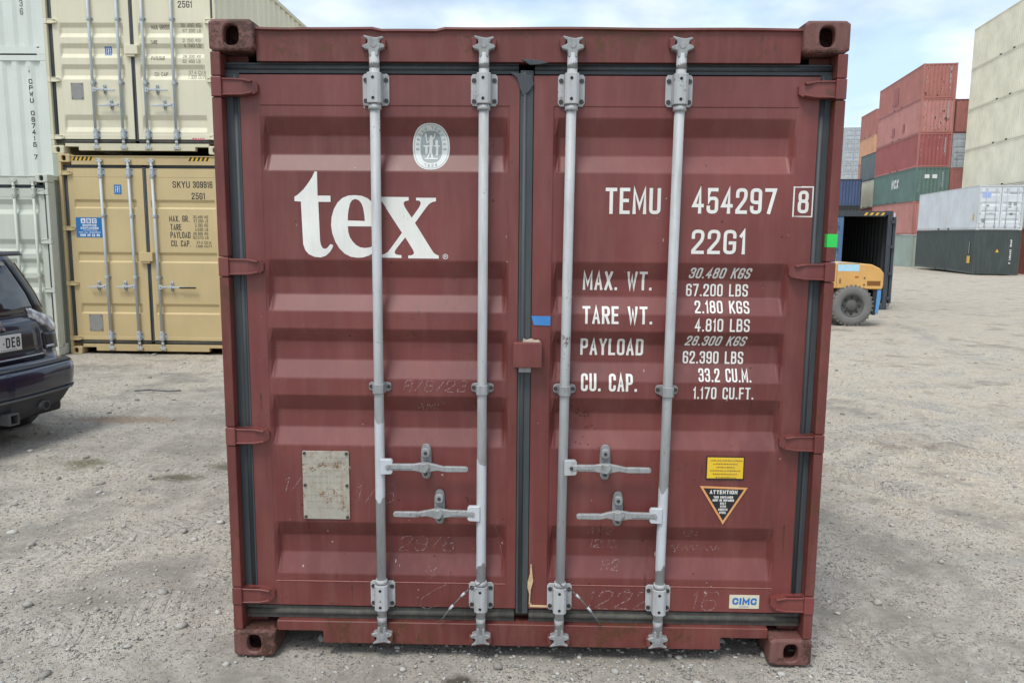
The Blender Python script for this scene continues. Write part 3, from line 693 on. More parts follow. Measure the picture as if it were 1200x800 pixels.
de = Decal(); xa, xb = D(.876), D(.976); zz = Z(.272)
de.text('CIMC', xa, xb, zz, zz+.030, .0078, skew=.05, gap=.22); de.rect(D(.905), D(.945), Z(.262), Z(.264)); de.lay('sticker_lettering', M_blue, cs, None, (), 0.0006, y=0.0485)
M_tape = plain('blue_tape', (0.05, 0.23, 0.56), 0.5)
mb = MB(); mb.prism([(D(.028), Z(1.466)), (D(.105), Z(1.466)), (D(.105), Z(1.428)), (D(.040), Z(1.430))][::-1], 0.0470, 0.0496); mb.build('tape_scrap', M_tape, dr, 'scrap of blue tape')
M_green = plain('green_tape', (0.03, 0.62, 0.09), 0.45)
mb = MB(); mb.box(1.1775, 1.2172, 0.0045, 0.030, 1.746, 1.797); mb.build('tape_scrap', M_green, hero, 'bright green tape on the right corner post')

# lock box over the joint, with torn sealant on its top
mb = MB(); mb.box(-.042, .073, -.012, .046, 1.258, 1.360, .004); lb = mb.build('lock_box', M_red, hero)
M_seal = paint('dried_sealant', (0.55, 0.47, 0.38), 0.7, dirt=0.6, dirtcol=(.30, .16, .08), scale=8, bump=.5)
mb = MB(); mb.prism([(-.004, 1.3605), (.066, 1.3605), (.060, 1.366), (.045, 1.364), (.030, 1.371), (.010, 1.365), (-.002, 1.372)], .002, .040); mb.build('sealant_bead', M_seal, lb)
mb = MB(); mb.box(-.02, .03, .01, .047, 1.236, 1.258, .003); mb.build('lock_pin', M_galvd, lb)
# foam-coloured sealant at the foot of the joint
mb = MB()
mb.prism([(.032, .236), (.037, .236), (.040, .30), (.050, .34), (.046, .372), (.043, .41), (.037, .412), (.036, .37), (.026, .335), (.026, .31), (.034, .28)], 0.040, 0.0496, b=.001)
mb.prism([(.036, .222), (.150, .221), (.210, .224), (.210, .229), (.130, .229), (.046, .231), (.038, .245), (.033, .240)], 0.044, 0.0496, b=.001)
mb.build('sealant_bead', paint('tan_sealant', (0.60, 0.42, 0.24), .7, dirt=.6, dirtcol=(.25, .12, .05), scale=10, bump=.5), dr, 'torn tan sealant at the lower inner corner of the right door')
# torn flap of gasket at the head of the joint
mb = MB(); mb.prism([(-.070, 2.408), (.020, 2.395), (.03, 2.36), (.012, 2.335), (-.012, 2.315), (-.026, 2.345), (-.038, 2.385)], 0.040, 0.052, b=.002)
mb.prism([(-.020, 2.452), (.050, 2.449), (.085, 2.438), (.050, 2.432), (.012, 2.430)], 0.026, 0.034, b=.002); mb.build('torn_gasket_flap', M_rub, dl)
# weld line under the lower seam and header drips
mb = MB(); 
for (a, b, p) in ((D(-1.02), D(-.07), sl), (D(.115), D(1.03), sr)):
    mb.box(a, b, .0475, .0505, Z(.343), Z(.3465), .0008)
mb.build('weld_bead', paint('worn_weld', (.34, .12, .10), .6, dirt=.5, dirtcol=(.5, .36, .30), scale=6), dl)

# seal cables through the lower cams
M_cable = plain('grey_cable', (0.12, 0.12, 0.12), 0.5)
for (x, d, par) in ((-.170, -1, dl), (.163, 1, dr)):
    pts = [(x-d*.02, -.020, .372), (x+d*.005, -.026, .352), (x+d*.05, -.006, .320), (x+d*.085, .005, .280), (x+d*.13, .012, .225), (x+d*.175, .018, .158)]
    mb = MB(); mb.tube(pts, .0028, 6); c = mb.build('seal_cable', M_cable, par)
    mb = MB(); mb.cyl((x+d*.066, -.001, .303), (x+d*.082, .004, .284), .0055, n=8); mb.cyl((x+d*.115, .010, .243), (x+d*.132, .0125, .222), .0055, n=8); mb.build('seal_tag', M_white, c)

# chalk marks
def chalk(par, surf, strokes, x, z, sc, t=.0028):
    de = Decal()
    for st in strokes:
        de.ribbon([(D(x+p[0]*sc), Z(z+p[1]*sc)) for p in st], t*random.uniform(.8, 1.7), ext=False)
    de.lay('chalk_mark', M_chalk, par, surf, ZB, 0.0016)
def glyphs(txt, w=.7, g=.35):
    o = []; x = 0
    for ch in txt:
        for st in G[ch][1]:
            q = rounded([(x+p[0]*w*G[ch][0], p[1])+((1,) if len(p) > 2 else ()) for p in st], .3)
            o.append([(p.x+.25*p.y+random.uniform(-.03, .03), p.y+random.uniform(-.04, .04)) for p in q])
        x += w*G[ch][0]+g
    return o
chalk(dl, sl, glyphs('8/8/23'), -.485, 1.155, .045); chalk(dl, sl, glyphs('AMC'), -.43, 1.075, .034)
chalk(dl, sl, glyphs('29/8'), -.515, .470, .062, .0034); chalk(dl, sl, [[(0, 0), (.3, .4), (.5, 0), (.9, .3), (.4, -.5), (1.2, .1)]], -.40, .39, .05)
chalk(dl, sl, glyphs('1/16'), -.985, .73, .060); chalk(dl, sl, glyphs('1/3'), -.690, .69, .075)
chalk(dl, sl, [[(0, 0), (-.6, -.3), (-1.2, -.7), (-1.3, -1.1), (-1.0, -1.2), (-.3, -1.0)]], -.30, .345, .095)
chalk(dr, sr, glyphs('12.15'), .28, .495, .035); chalk(dr, sr, glyphs('R2'), .33, .405, .040); chalk(dr, sr, glyphs('AV2'), .27, .56, .035)
chalk(dr, sr, glyphs('12227'), .27, .245, .075, .0036); chalk(dr, sr, glyphs('16'), .70, .245, .080, .0036)
chalk(dr, sr, glyphs('134'), .66, .555, .028); chalk(dr, sr, [[(i*.25, .4*math.sin(i*1.9)) for i in range(26)]], .62, .50, .032, .0024)
chalk(dl, sl, [[(0, 0), (.3, -1), (.9, -1.8)]], -.115, .60, .05); chalk(dl, sl, [[(0, 0), (.2, -1)]], -.09, .50, .05)
# chips through the paint
M_chip = plain('paint_chip', (0.42, 0.30, 0.26), 0.7); M_rchip = plain('rust_chip', (0.085, 0.028, 0.018), 0.8)
for (par, sf, x0, x1, seed) in ((dl, sl, -1.09, -.04, 3), (dr, sr, .05, 1.10, 5)):
    rnd = random.Random(seed)
    for name, mat, n, rmax in (('paint_chips', M_chip, 34, .0045), ('rust_spots', M_rchip, 70, .0050)):
        de = Decal()
        for i in range(n):
            z = .23+2.1*rnd.random()**(1.8 if mat is M_chip else 1.0); x = rnd.uniform(x0, x1); r = rmax*rnd.random()**2+.0012
            if mat is M_rchip and i < 26 and par is dr: x = rnd.gauss(.245, .020); z = rnd.gauss(1.03, .045); r = .0025+.003*rnd.random()
            st = rnd.choice((1, 1, 2.5)) if mat is M_chip else 1
            de.poly([[(x+r*rnd.uniform(.6, 1.2)*math.cos(a*PI/3), z+r*st*rnd.uniform(.6, 1.2)*math.sin(a*PI/3)) for a in range(6)]])
        de.lay(name, mat, par, sf, ZB, 0.0009)['kind'] = 'stuff'

M_run = newmat('rust_run')[0]; _p = M_run.node_tree.nodes['Principled BSDF']; _p.inputs['Base Color'].default_value = (.10, .042, .022, 1); _p.inputs['Roughness'].default_value = .8
_n = noise(M_run.node_tree, 40, 5, .7, M_run.node_tree.nodes.new('ShaderNodeTexCoord').outputs['Object']); M_run.node_tree.links.new(ramp(M_run.node_tree, _n.outputs[0], .35, .75, (.05, .05, .05, 1), (.55, .55, .55, 1)), _p.inputs['Alpha'])
for par, sf, xs_ in ((dl, sl, (-.90, -.72, -.60, -.42, -.30, -.19, -1.08)), (dr, sr, (.15, .33, .52, .60, .74, .93, 1.09))):
    rnd = random.Random(int(xs_[0]*100)); de = Decal()
    for x in xs_:
        z1 = rnd.choice((.37, .60, .86, 1.13, .33, .48)); ln_ = rnd.uniform(.05, .16); w_ = rnd.uniform(.002, .006)
        de.poly([[(x-w_, z1), (x+w_, z1), (x+w_*.6, z1-ln_*.6), (x+.001, z1-ln_), (x-w_*.7, z1-ln_*.5)]])
    de.lay('rust_runs', M_run, par, sf, ZB, .0007)['kind'] = 'stuff'

# ------------------------------------------------------------------ tan and pale containers to the left
M_tan = paint('tan_paint', (0.56, 0.435, 0.22), 0.45, rust=0.0, dirt=0.25, dirtcol=(.42, .36, .24), fade=.15)
M_tanf = paint('tan_frame_paint', (0.51, 0.39, 0.195), 0.5, rust=0.12, dirt=0.35, dirtcol=(.36, .30, .20))
M_crm = paint('cream_paint', (0.70, 0.66, 0.485), 0.45, rust=0.0, dirt=0.25, dirtcol=(.50, .45, .32), fade=.12)
M_crmf = paint('cream_frame_paint', (0.62, 0.585, 0.41), 0.5, rust=0.08, dirt=0.35, dirtcol=(.42, .36, .24))
M_pale = paint('pale_green_paint', (0.52, 0.55, 0.475), 0.5, rust=0.05, dirt=0.3, dirtcol=(.42, .42, .34), fade=.12)
M_palew = paint('pale_mint_paint', (0.61, 0.65, 0.60), 0.5, rust=0.03, dirt=0.25, dirtcol=(.45, .46, .40), fade=.12)
M_zinc = paint('zinc_bar', (0.46, 0.50, 0.52), 0.4, rust=0, dirt=0.3, dirtcol=(.30, .29, .26), metal=.05, scale=3)
M_sblue = plain('sign_blue', (0.01, 0.16, 0.42), 0.4); M_lgrey = plain('grey_plate', (0.27, 0.265, 0.25), 0.5, .1)
M_haz = plain('hazard_yellow', (0.72, 0.42, 0.03), 0.5)
R4 = lambda a, b, s=.07: (a, a+s, b-s, b)
tan_cfg = dict(H=2.896, L=6.058, mat=M_tan, frame=M_tanf, cast=M_tanf, loc=(-5.517, 8.327, -.045), rz=-.292, group='tan containers stacked behind the parked car',
    label='tan container on the ground with a blue sign on its left door', rodmat=M_zinc, keeper=M_tanf,
    hinges=[.24, 1.045, 1.842, 2.632], px={'l': (-1.045, -.125), 'r': (.075, 1.02)}, recs=[(.604, .622, .715, .755), (1.356, 1.374, 1.464, 1.504), (2.131, 2.149, 2.219, 2.259)], seam=(.262, 2.574), depth=.022,
    midz=[2.03, 1.142], rods=[dict(x=(-.625, -.605), handle=[(1.003, -.755, -.894, None)]), dict(x=(-.215, -.185), handle=[(1.006, -.36, -.476, None)]), dict(x=(.125, .160), handle=[(1.002, .33, .70, None)])])
tan, td = mk_container(tan_cfg)
up_cfg = dict(tan_cfg, mat=M_crm, frame=M_crmf, cast=M_crmf, keeper=M_crmf, loc=(-5.60, 8.345, -.045+2.896), label='pale cream container stacked on top of the tan one',
    hinges=[.239, 1.03, 1.822, 2.61], px={'l': (-1.03, -.115), 'r': (.10, 1.03)}, recs=[R4(.312, .552), R4(1.036, 1.244, .06), R4(1.332, 1.529, .06), R4(1.61, 1.808, .06), R4(2.32, 2.55)], seam=(.28, 2.60), depth=.03,
    midz=[1.857, .989], rods=[dict(x=(-.585, -.575), handle=[(.891, -.42, -.25, None)]), dict(x=(-.180, -.180), handle=[(.68, -.335, -.51, None)]), dict(x=(.172, .172), handle=[(.891, .335, .50, None)]), dict(x=(.590, .585), handle=[(.68, .43, .25, None)])])
upc, ud = mk_container(up_cfg)
pale_cfg = dict(H=2.591, L=6.058, mat=M_pale, frame=M_pale, cast=M_pale, loc=(-7.985, 8.10, -.04), rz=0, label='pale green container behind the parked car, its locking bars painted over',
    rodmat=M_pale, keeper=M_pale, hinges=hero_cfg['hinges'], px={'l': (-1.03, -.10), 'r': (.12, 1.05)}, recs=[tuple(z*1.0 for z in r) for r in HERO_REC], seam=(.34, 2.27), midz=[1.166, .4],
    rods=[dict(x=(-.95, -.95)), dict(x=(-.22, -.22)), dict(x=(.72, .72)), dict(x=(1.00, 1.00))])
pale, pd = mk_container(pale_cfg)
mb = MB(); mb.box(.70, .74, .0, .03, 1.02, 1.10, .004); mb.build('padlock_hasp', M_pale, pale)
def lockbox(par, mat, x0, x1, z0, z1):
    mb = MB(); mb.box(x0, x1, -.012, .047, z0, z1, .004); o = mb.build('lock_box', mat, par); m2 = MB(); m2.box(x0+.03, x1-.05, .0, .045, z0-.03, z0-.0005, .003); m2.build('lock_pin', mat, o)
lockbox(tan, M_tan, -.115, .085, 1.375, 1.505); lockbox(upc, M_crm, -.09, .10, 1.375, 1.500)
def tline(par, sf, items, mat=M_blet):
    for (s, a, b, c, d, t) in items: Decal().text(s, a, b, c, d, t).lay('stencilled_marking', mat, par, sf, sf.zs, .0012, 'black stencilled '+s)
tp, ts = td['r']
tline(tp, ts, [('SKYU', .403, .655, 2.43, 2.522, .013), ('309916', .70, .983, 2.43, 2.522, .013), ('3', 1.045, 1.085, 2.435, 2.515, .010), ('25G1', .674, .868, 2.268, 2.361, .013),
    ('MAX. GR.', .329, .624, 1.948, 2.035, .011), ('TARE', .342, .505, 1.825, 1.915, .011), ('PAYLOAD', .338, .631, 1.714, 1.803, .011), ('CU. CAP.', .342, .631, 1.592, 1.680, .011),
    ('30,480 KG', .68, .90, 1.995, 2.037, .005), ('67,200 LB', .69, .897, 1.938, 1.982, .005), ('2,100 KG', .704, .894, 1.876, 1.922, .005), ('4,630 LB', .701, .892, 1.815, 1.861, .005),
    ('28,380 KG', .673, .889, 1.758, 1.80, .005), ('62,570 LB', .67, .893, 1.702, 1.745, .005), ('37.4 CU.M.', .717, .94, 1.63, 1.672, .005), ('1,320 CU.FT.', .702, .95, 1.58, 1.616, .005)])
q, us = ud['r']; o_ = .083
tline(q, us, [('25G1', .596+o_, .795+o_, 2.01, 2.10, .012)]+[(s, a+o_, b+o_, c, d, .006) for (s, a, b, c, d) in (('MAX GROSS', .193, .462, 1.724, 1.784), ('TARE', .182, .282, 1.522, 1.572), ('PAYLOAD', .182, .373, 1.304, 1.357), ('CU CAP', .207, .399, 1.089, 1.143))]
    +[(s, a+o_, b+o_, c, d, .0045) for (s, a, b, c, d) in (('30 480 KG', .617, .897, 1.755, 1.80), ('67 200 LB', .637, .894, 1.686, 1.73), ('2 150 KG', .643, .894, 1.549, 1.594), ('4 740 LB', .652, .891, 1.479, 1.53), ('28 330 KG', .632, .884, 1.335, 1.377), ('62 460 LB', .629, .881, 1.266, 1.312), ('37.4 CU.M', .695, .947, 1.115, 1.167), ('1 320 CU.FT', .692, .956, 1.051, 1.104))])
tl, tls = td['l']; ul, uls = ud['l']
def flat(name, par, x0, x1, z0, z1, mat, y=.0485, label=None):
    mb = MB(); mb.box(x0, x1, y, .0497, z0, z1); return mb.build(name, mat, par, label)
sg = flat('blue_sign', tl, -1.040, -.655, 1.715, 2.0, M_sblue)
M_wht = plain('sign_white', (0.75, 0.75, 0.74), 0.5)
for i, ch in enumerate('ABC'):
    x = -.965+i*.082; Decal().rect(x, x+.066, 1.915, 1.985).lay('letter_tile', M_wht, sg, None, (), .0005, y=.0485); Decal().text(ch, x+.014, x+.052, 1.926, 1.975, .011).lay('tile_letter', M_sblue, sg, None, (), .0012, y=.0485)
de = Decal(); de.text('SHIPPING', -.945, -.74, 1.870, 1.902, .0075); de.text('CONTAINERS', -.975, -.712, 1.832, 1.862, .0075); de.rect(-.94, -.73, 1.812, 1.818)
de.text('FOR ALL ENQUIRIES', -1.005, -.685, 1.775, 1.795, .0035); de.text('1300 22 22 66', -.990, -.70, 1.727, 1.763, .0085); de.lay('sign_lettering', M_wht, sg, None, (), .0006, y=.0485)
for par, x0, x1, z0, z1 in ((tl, -.450, -.346, 2.336, 2.469), (ul, -.405, -.305, 1.37, 1.49)):
    b = flat('blue_badge', par, x0, x1, z0, z1, M_sblue) if par is tl else Decal().rect(x0, x1, z0, z1).lay('blue_badge', M_sblue, par, uls, uls.zs, .001)
    sf_, zz_ = (None, ()) if par is tl else (uls, uls.zs)
    de = Decal(); cx_, cz_ = (x0+x1)/2, (z0+z1)/2; de.ribbon([(cx_-.03, cz_-.045), (cx_-.03, cz_+.04), (cx_+.03, cz_+.04), (cx_+.03, cz_-.045)], .006); de.ribbon([(cx_, cz_-.04), (cx_, cz_+.03)], .009); de.ribbon([(cx_-.016, cz_-.01), (cx_+.016, cz_+.01)], .006)
    de.lay('badge_print', M_wht, b, sf_, zz_, .0018, y=.0485 if sf_ is None else None)
for par, sfx, x0, x1, z0, z1 in ((tl, tls, -.933, -.735, .350, .590), (ul, uls, -.91, -.735, .765, .990)):
    p_ = flat('grey_data_plate', par, x0, x1, z0, z1, M_lgrey, .046); bolts_mesh([(x0+.015, z0+.015), (x1-.015, z1-.015), (x0+.015, z1-.015), (x1-.015, z0+.015)], .046, .007).build('', M_bolt, p_)
de = Decal().text('SEACO', .80, .98, .205, .235, .009); de.lay('pink_owner_mark', plain('pink_mark', (.60, .12, .20), .5), q, us, us.zs, .0012)
for cont, z0, z1 in ((tan, 2.806, 2.862),):
    for x0, x1 in ((-1.02, -.72), (.66, .97)):
        de = Decal(); de.rect(x0, x1, z0, z1); hz = de.lay('hazard_band', M_haz, cont, None, (), .0006, y=.0298)
        de = Decal(); n_ = 5; sp = (x1-x0)/n_
        for i in range(n_): de.poly([[(x0+i*sp, z0), (x0+i*sp+sp*.5, z0), (x0+i*sp+sp*.95, z1), (x0+i*sp+sp*.45, z1)]])
        de.lay('hazard_stripes', M_black, hz, None, (), .0014, y=.0298)
mb = MB(); mb.box(.46, .70, -.022, .004, .985, 1.008, .004); mb.build('handle_grip', M_black, tan)

# ------------------------------------------------------------------ plainer containers of the stacks (meshes shared)
CACHE = {}
def fmesh(key, fn):
    if key not in CACHE: mb = MB(); fn(mb); CACHE[key] = mb.mesh(key if isinstance(key, str) else key[0])
    return CACHE[key]
def far(label, loc, rz, H, L, mat, fmat, end='wall', side='corr', group=None, rod=None):
    t = thing('shipping_container', label, 'shipping container', loc, RAD(rz), group)
    for sx in (-1, 1):
        for sz in (-1, 1):
            for yy in (0, 1): obj('corner_casting', fmesh(('corner_casting', sx, sz, yy, H, L), lambda m: casting(m, sx, sz, H, 0, L if yy else None, hole=False)), fmat, t)
    def fr(m):
        for sx in (-1, 1):
            for yy in (0.004, L-.09): m.box(sx*1.10, sx*1.214, yy, yy+.086, .119, H-.119)
            m.box(sx*1.165, sx*1.214, .163, L-.163, .015, .155); m.box(sx*1.165, sx*1.214, .163, L-.163, H-.075, H-.012)
        for yy in (.010, L-.07): m.box(-1.043, 1.043, yy, yy+.06, .02, .15); m.box(-1.043, 1.043, yy, yy+.06, H-.11, H-.012)
    obj('frame', fmesh(('frame', H, L), fr), fmat, t)
    for sx in (-1, 1):
        if side == 'corr': obj('side_wall', fmesh(('side_wall', sx, H, L), lambda m: corr_sheet(m, 'x', sx*1.204, .091, L-.091, .156, H-.076, -sx)), mat, t)
        else: obj('side_wall', fmesh(('flat_side', sx, H, L), lambda m: m.box(sx*1.19, sx*1.204, .091, L-.091, .156, H-.076)), mat, t)
        for k_ in (-1, 1): obj('fork_pocket', fmesh(('fork_pocket', sx, k_, L), lambda m: m.box(sx*1.20, sx*1.2165, L/2+k_*1.03-.17, L/2+k_*1.03+.17, .03, .13)), M_dark, t)  # solid dark box, the pocket's inner shade painted on
    obj('roof', fmesh(('roof', H, L), lambda m: m.box(-1.16, 1.16, .09, L-.09, H-.03, H-.018)), mat, t)
    obj('floor', fmesh(('floor', L), lambda m: m.box(-1.16, 1.16, .09, L-.09, .12, .152)), M_floor, t)
    obj('end_wall', fmesh(('back_end', H, L), lambda m: corr_sheet(m, 'y', L-.02, -1.099, 1.099, .151, H-.111, -1)), mat, t)
    if end == 'wall': obj('end_wall', fmesh(('front_end', H), lambda m: corr_sheet(m, 'y', .022, -1.099, 1.099, .151, H-.111, 1)), mat, t)
    elif end == 'flat': obj('end_wall', fmesh(('flat_end', H), lambda m: m.box(-1.099, 1.099, .022, .05, .151, H-.111)), mat, t)
    else:
        for sx, a, b in ((-1, -1.09, -.012), (1, .012, 1.09)):
            def dm(m):
                hh = H/2.591
                sf = DoorSurf(a, b, .16, H-.12, a+.08, b-.08, [(z0*hh, (z0+.06)*hh, (z1-.06)*hh, z1*hh) for z0, z1 in ((.45, .66), (.95, 1.15), (1.4, 1.62), (2.0, 2.2))], (.3, H-.25), .03, .03); sf.build(m)
            d = obj('door', fmesh(('door', sx, H), dm), mat, t)
            for x in (a+.30, b-.25):
                def rm_(m):
                    m.cyl((x, .005, .08), (x, .005, H-.08), .018, n=8)
                    for zz in (.25, H/2, H-.25): m.box(x-.05, x+.05, -.01, .029, zz-.05, zz+.05, .004)
                r_ = obj('lock_rod', fmesh(('lock_rod', round(x, 2), H), rm_), rod or M_zinc, t)
                obj('rod_handle', fmesh(('rod_handle', round(x, 2)), lambda m: m.box(x, x+.36*(1 if x-a < .5 else -1), -.02, .0, .95, .99, .005)), rod or M_zinc, r_)
            for zz in (.4, 1.0, H-1.0, H-.4): obj('hinge', fmesh(('hinge', sx, round(zz, 2)), lambda m: m.box(sx*1.03, sx*1.20, -.004, .028, zz-.04, zz+.04, .004)), fmat, d)
    return t
def fp(name, c, **k): return paint(name, c, k.pop('rough', .6), rust=k.pop('rust', .1), dirt=k.pop('dirt', .35), dirtcol=tuple(min(1, x*1.1+.10) for x in c), bump=0, scale=.6, fade=.25, **k)
F_red = fp('faded_red', (.38, .145, .12), rust=.22); F_red2 = fp('faded_rose', (.45, .20, .175), rust=.25); F_dred = fp('deep_red', (.31, .085, .08), rust=.15)  # the two lighter reds have distance haze mixed into their colour
F_green = fp('sea_green', (.105, .175, .150)); F_dgrn = fp('dark_green_grey', (.042, .055, .050), rough=.5); F_pgrn = fp('pale_sage', (.30, .36, .32))
F_org = fp('faded_orange', (.58, .31, .18)); F_teal = fp('slate_teal', (.12, .15, .155)); F_crm = fp('stack_cream', (.70, .665, .52), rust=0, dirt=.05); F_wht = fp('reefer_white', (.62, .65, .67), rust=0, dirt=.15, rough=.45)
F_whtf = fp('reefer_frame', (.50, .52, .52)); F_blue = fp('dark_blue', (.06, .10, .20)); F_lg = fp('light_grey', (.40, .44, .46)); F_dark = fp('frame_dark', (.04, .045, .045)); F_brn = fp('frame_brown', (.16, .055, .045))
# mint stack with vertical numbers, behind the pale green container
g_ = 'pale mint containers at the far left'
mints = []
for i, lab in enumerate(('pale mint container at the bottom of the far left stack', 'pale mint container marked CPWU down its end', 'topmost pale mint container at the upper left corner, its number ending in 36')):
    mints.append(far(lab, (-10.5, 12.5, -.09+i*2.591), 0, 2.591, 6.058, M_palew, M_palew, 'wall', group=g_))
def vert_text(par, txt, x, z1, z0, w, t, y=.020, mat=M_blet):
    n_ = len(txt); st = (z1-z0)/n_
    for i, ch in enumerate(txt):
        if ch == ' ': continue
        Decal().text(ch, x-w/2*(.35 if ch == '1' else 1), x+w/2*(.35 if ch == '1' else 1), z1-(i+1)*st+st*.14, z1-i*st-st*.08, t).lay('painted_letter', mat, par, None, (), 0, y=y)
vert_text(mints[1], 'CPWU 087415 7', .875, 4.65-2.50, 3.105-2.50, .070, .017)
vert_text(mints[2], '136', .80, 5.95+.30-5.09, 5.80-5.09, .062, .013)
vert_text(mints[1], '18', .865, 4.88-2.50, 4.75-2.50, .030, .006)

# right-hand stacks
ry = -9.0; ex = (math.cos(RAD(9)), -math.sin(RAD(9))); ey = (math.sin(RAD(9)), math.cos(RAD(9)))
A = (31.32, 60.30); ga = 'six high stack of long containers beyond the forklift'
As = []
for i, (m_, f_, lab) in enumerate(((F_pgrn, F_pgrn, 'pale sage container at the foot of the tall red stack'), (F_red2, F_red, 'faded red container directly under the sea green one'), (F_green, F_green, 'sea green container with white letters on its long side'),
      (F_dred, F_red, 'deep red container directly on the sea green one'), (F_red2, F_red, 'faded rust-streaked red container, second from the top of the tall stack'), (F_red, F_red, 'topmost faded red container of the tall stack with a darker patch'))):
    As.append(far(lab, (*A, -.74+i*2.591), ry, 2.591, 12.19, m_, f_, 'wall', group=ga))
def side_art(par, side_x, items):
    """items laid on a long side: local y runs away from the viewer, text reads towards the near end"""
    for (fn, mat, name) in items:
        de = Decal(); fn(de); ob = de.lay(name, mat, par, None, (), 0.0, y=0)
        ob.matrix_parent_inverse = Matrix.Identity(4)
        ob.rotation_euler = (0, 0, -PI/2); ob.location = (side_x, 0, 0)   # local x -> -y
side_art(As[2], -1.222, [(lambda d: d.text('NCX', -6.4, -4.4, 1.20, 1.95, .18, skew=.1), M_wht, 'company_lettering')])
for (a, b, par) in ((-7.6, -6.2, As[5]), (-7.4, -6.6, As[4]), (-4.4, -3.9, As[4])): side_art(par, -1.2205, [(lambda d: d.rect(a, b, .5, 1.9 if par is As[5] else 1.2), F_dred, 'dark_patch')])
de = Decal(); de.rect(-.55, -.20, 1.75, 2.05); de.rect(.0, .35, 1.75, 2.05); de.lay('white_labels', M_wht, As[2], None, (), 0, y=.018)
for par, n_ in ((As[5], 26), (As[4], 30)):
    de = Decal(); rnd = random.Random(n_)
    for i in range(n_):
        x = rnd.uniform(-1.0, 1.0); z = .2+2.1*rnd.random()**2; r = rnd.uniform(.02, .09)
        de.poly([[(x+r*.6*rnd.uniform(.5, 1.2)*math.cos(a*PI/3), z+r*1.3*rnd.uniform(.5, 1.2)*math.sin(a*PI/3)) for a in range(6)]])
    o_2 = de.lay('rust_patches', M_rchip, par, None, (), 0, y=.016); o_2['kind'] = 'stuff'
for par in As[2:]:     # pale scuffs and small painted marks on the near ends
    rnd = random.Random(par.name); de = Decal()
    for i in range(14):
        x = rnd.choice((rnd.uniform(-1.0, -.92), rnd.uniform(.62, .82), rnd.uniform(-.9, .9))); z = rnd.uniform(.3, 2.4); de.rect(x, x+.025, z, z+rnd.uniform(.04, .22))
    for i in range(9): de.rect(.70, .80, 2.15-i*.13, 2.23-i*.13)
    de.lay('pale_marks', F_lg, par, None, (), 0, y=.0165)['kind'] = 'stuff'
A2 = (A[0]+2.62*ex[0]+.5*ey[0], A[1]+2.62*ex[1]+.5*ey[1])
for i, (m_, f_, e_, lab) in enumerate(((F_lg, F_lg, 'wall', 'light grey container at the foot of the stack right of the tall red one'), (F_dred, F_brn, 'wall', 'deep red container second from the ground beside the tall red stack'), (F_red, F_red, 'wall', 'bright faded red container beside the sea green one'),
      (F_lg, F_lg, 'doors', 'light grey container with doors between two red ones'), (F_red, F_brn, 'wall', 'red container topping the stack just left of the cream wall of containers'))):
    far(lab, (*A2, -.74+i*2.591), ry, 2.591, 12.19, m_, f_, e_, group='five high stack right of the tall red one')
gc = 'cream containers stacked six high at the right edge'
C_ = (31.737, 45.82)
for i, lab in enumerate(('faded red long container at the foot of the cream stack', 'cream long container directly above the faded red one', 'cream long container third from the ground in the right hand stack', 'cream long container fourth from the ground in the right hand stack', 'cream long container directly under the topmost one', 'topmost cream long container at the upper right corner')):
    far(lab, (*C_, -.66+i*2.896), ry, 2.896, 12.19, F_crm if i else F_red, F_crm if i else F_red, 'wall', group=gc)
W_ = (27.452, 44.194)
dk = far('dark green-grey container with a yellow triangle, under the white one', (*W_, -.45), -11, 2.591, 12.19, F_dgrn, F_dgrn, 'flat')
de = Decal(); zz = 2.05
for i in range(13):
    if i not in (4, 11): de.rect(.67, .77, zz-.085, zz-.045); de.rect(.68+.03*(i % 3), .72+.02*(i % 2), zz-.045, zz)
    zz -= .11
de.lay('vertical_marking', M_wht, dk, None, (), 0, y=.0215)
Decal().poly([[(-.08, 1.30), (.10, 1.30), (.01, 1.50)]]).lay('yellow_triangle', M_haz, dk, None, (), 0, y=.0215)
side_art(dk, -1.2205, [(lambda d: d.rect(-1.15, -.62, .62, 1.05), M_haz, 'yellow_label'), (lambda d: d.rect(-.95, -.82, 1.2, 1.9), M_lgrey, 'grey_label')])
wh = far('white refrigerated-type container with smooth sides on top of the dark one', (*W_, -.45+2.591), -11, 2.591, 12.19, F_wht, F_whtf, 'doors', side='flat')
wh['label'] = 'white smooth-sided container with closed doors on top of the dark one'
Decal().rect(-1.02, -.55, 1.85, 2.20).lay('blue_label', plain('pale_blue_label', (.35, .45, .72), .5), wh, None, (), 0, y=.0280)
for (x0, x1, z0, z1) in ((-.75, -.62, 1.35, 1.45), (-.95, -.80, .42, .62), (.40, .56, 1.55, 1.62), (.40, .56, 1.42, 1.48), (.40, .56, 1.29, 1.35), (.66, .84, 1.55, 1.62), (.66, .84, 1.42, 1.48), (.50, .66, .86, 1.0)):
    Decal().rect(x0, x1, z0, z1).lay('grey_marking', M_lgrey, wh, None, (), 0, y=.0280)
de = Decal()
for i in range(9): de.rect(.45+i*.055, .485+i*.055, 2.07, 2.13)
de.lay('number_marking', M_lgrey, wh, None, (), 0, y=.0280)
side_art(wh, -1.2205, [(lambda d: d.rect(-.75, -.55, .55, .95), M_haz, 'yellow_label')])
for i, (m_, lab) in enumerate(((F_blue, 'dark blue short container at the foot of the stack behind the sea green one'), (F_red, 'red short container second from the ground behind the sea green one'), (F_crm, 'cream short container left of the sea green one'), (F_teal, 'slate teal short container on the cream one'))):
    far(lab, (33.75, 73.2, -.78+i*2.591), ry, 2.591, 6.058, m_, m_ if i < 3 else F_dark, 'wall' if i != 2 else 'doors', group='short containers stacked left of the tall red stack')
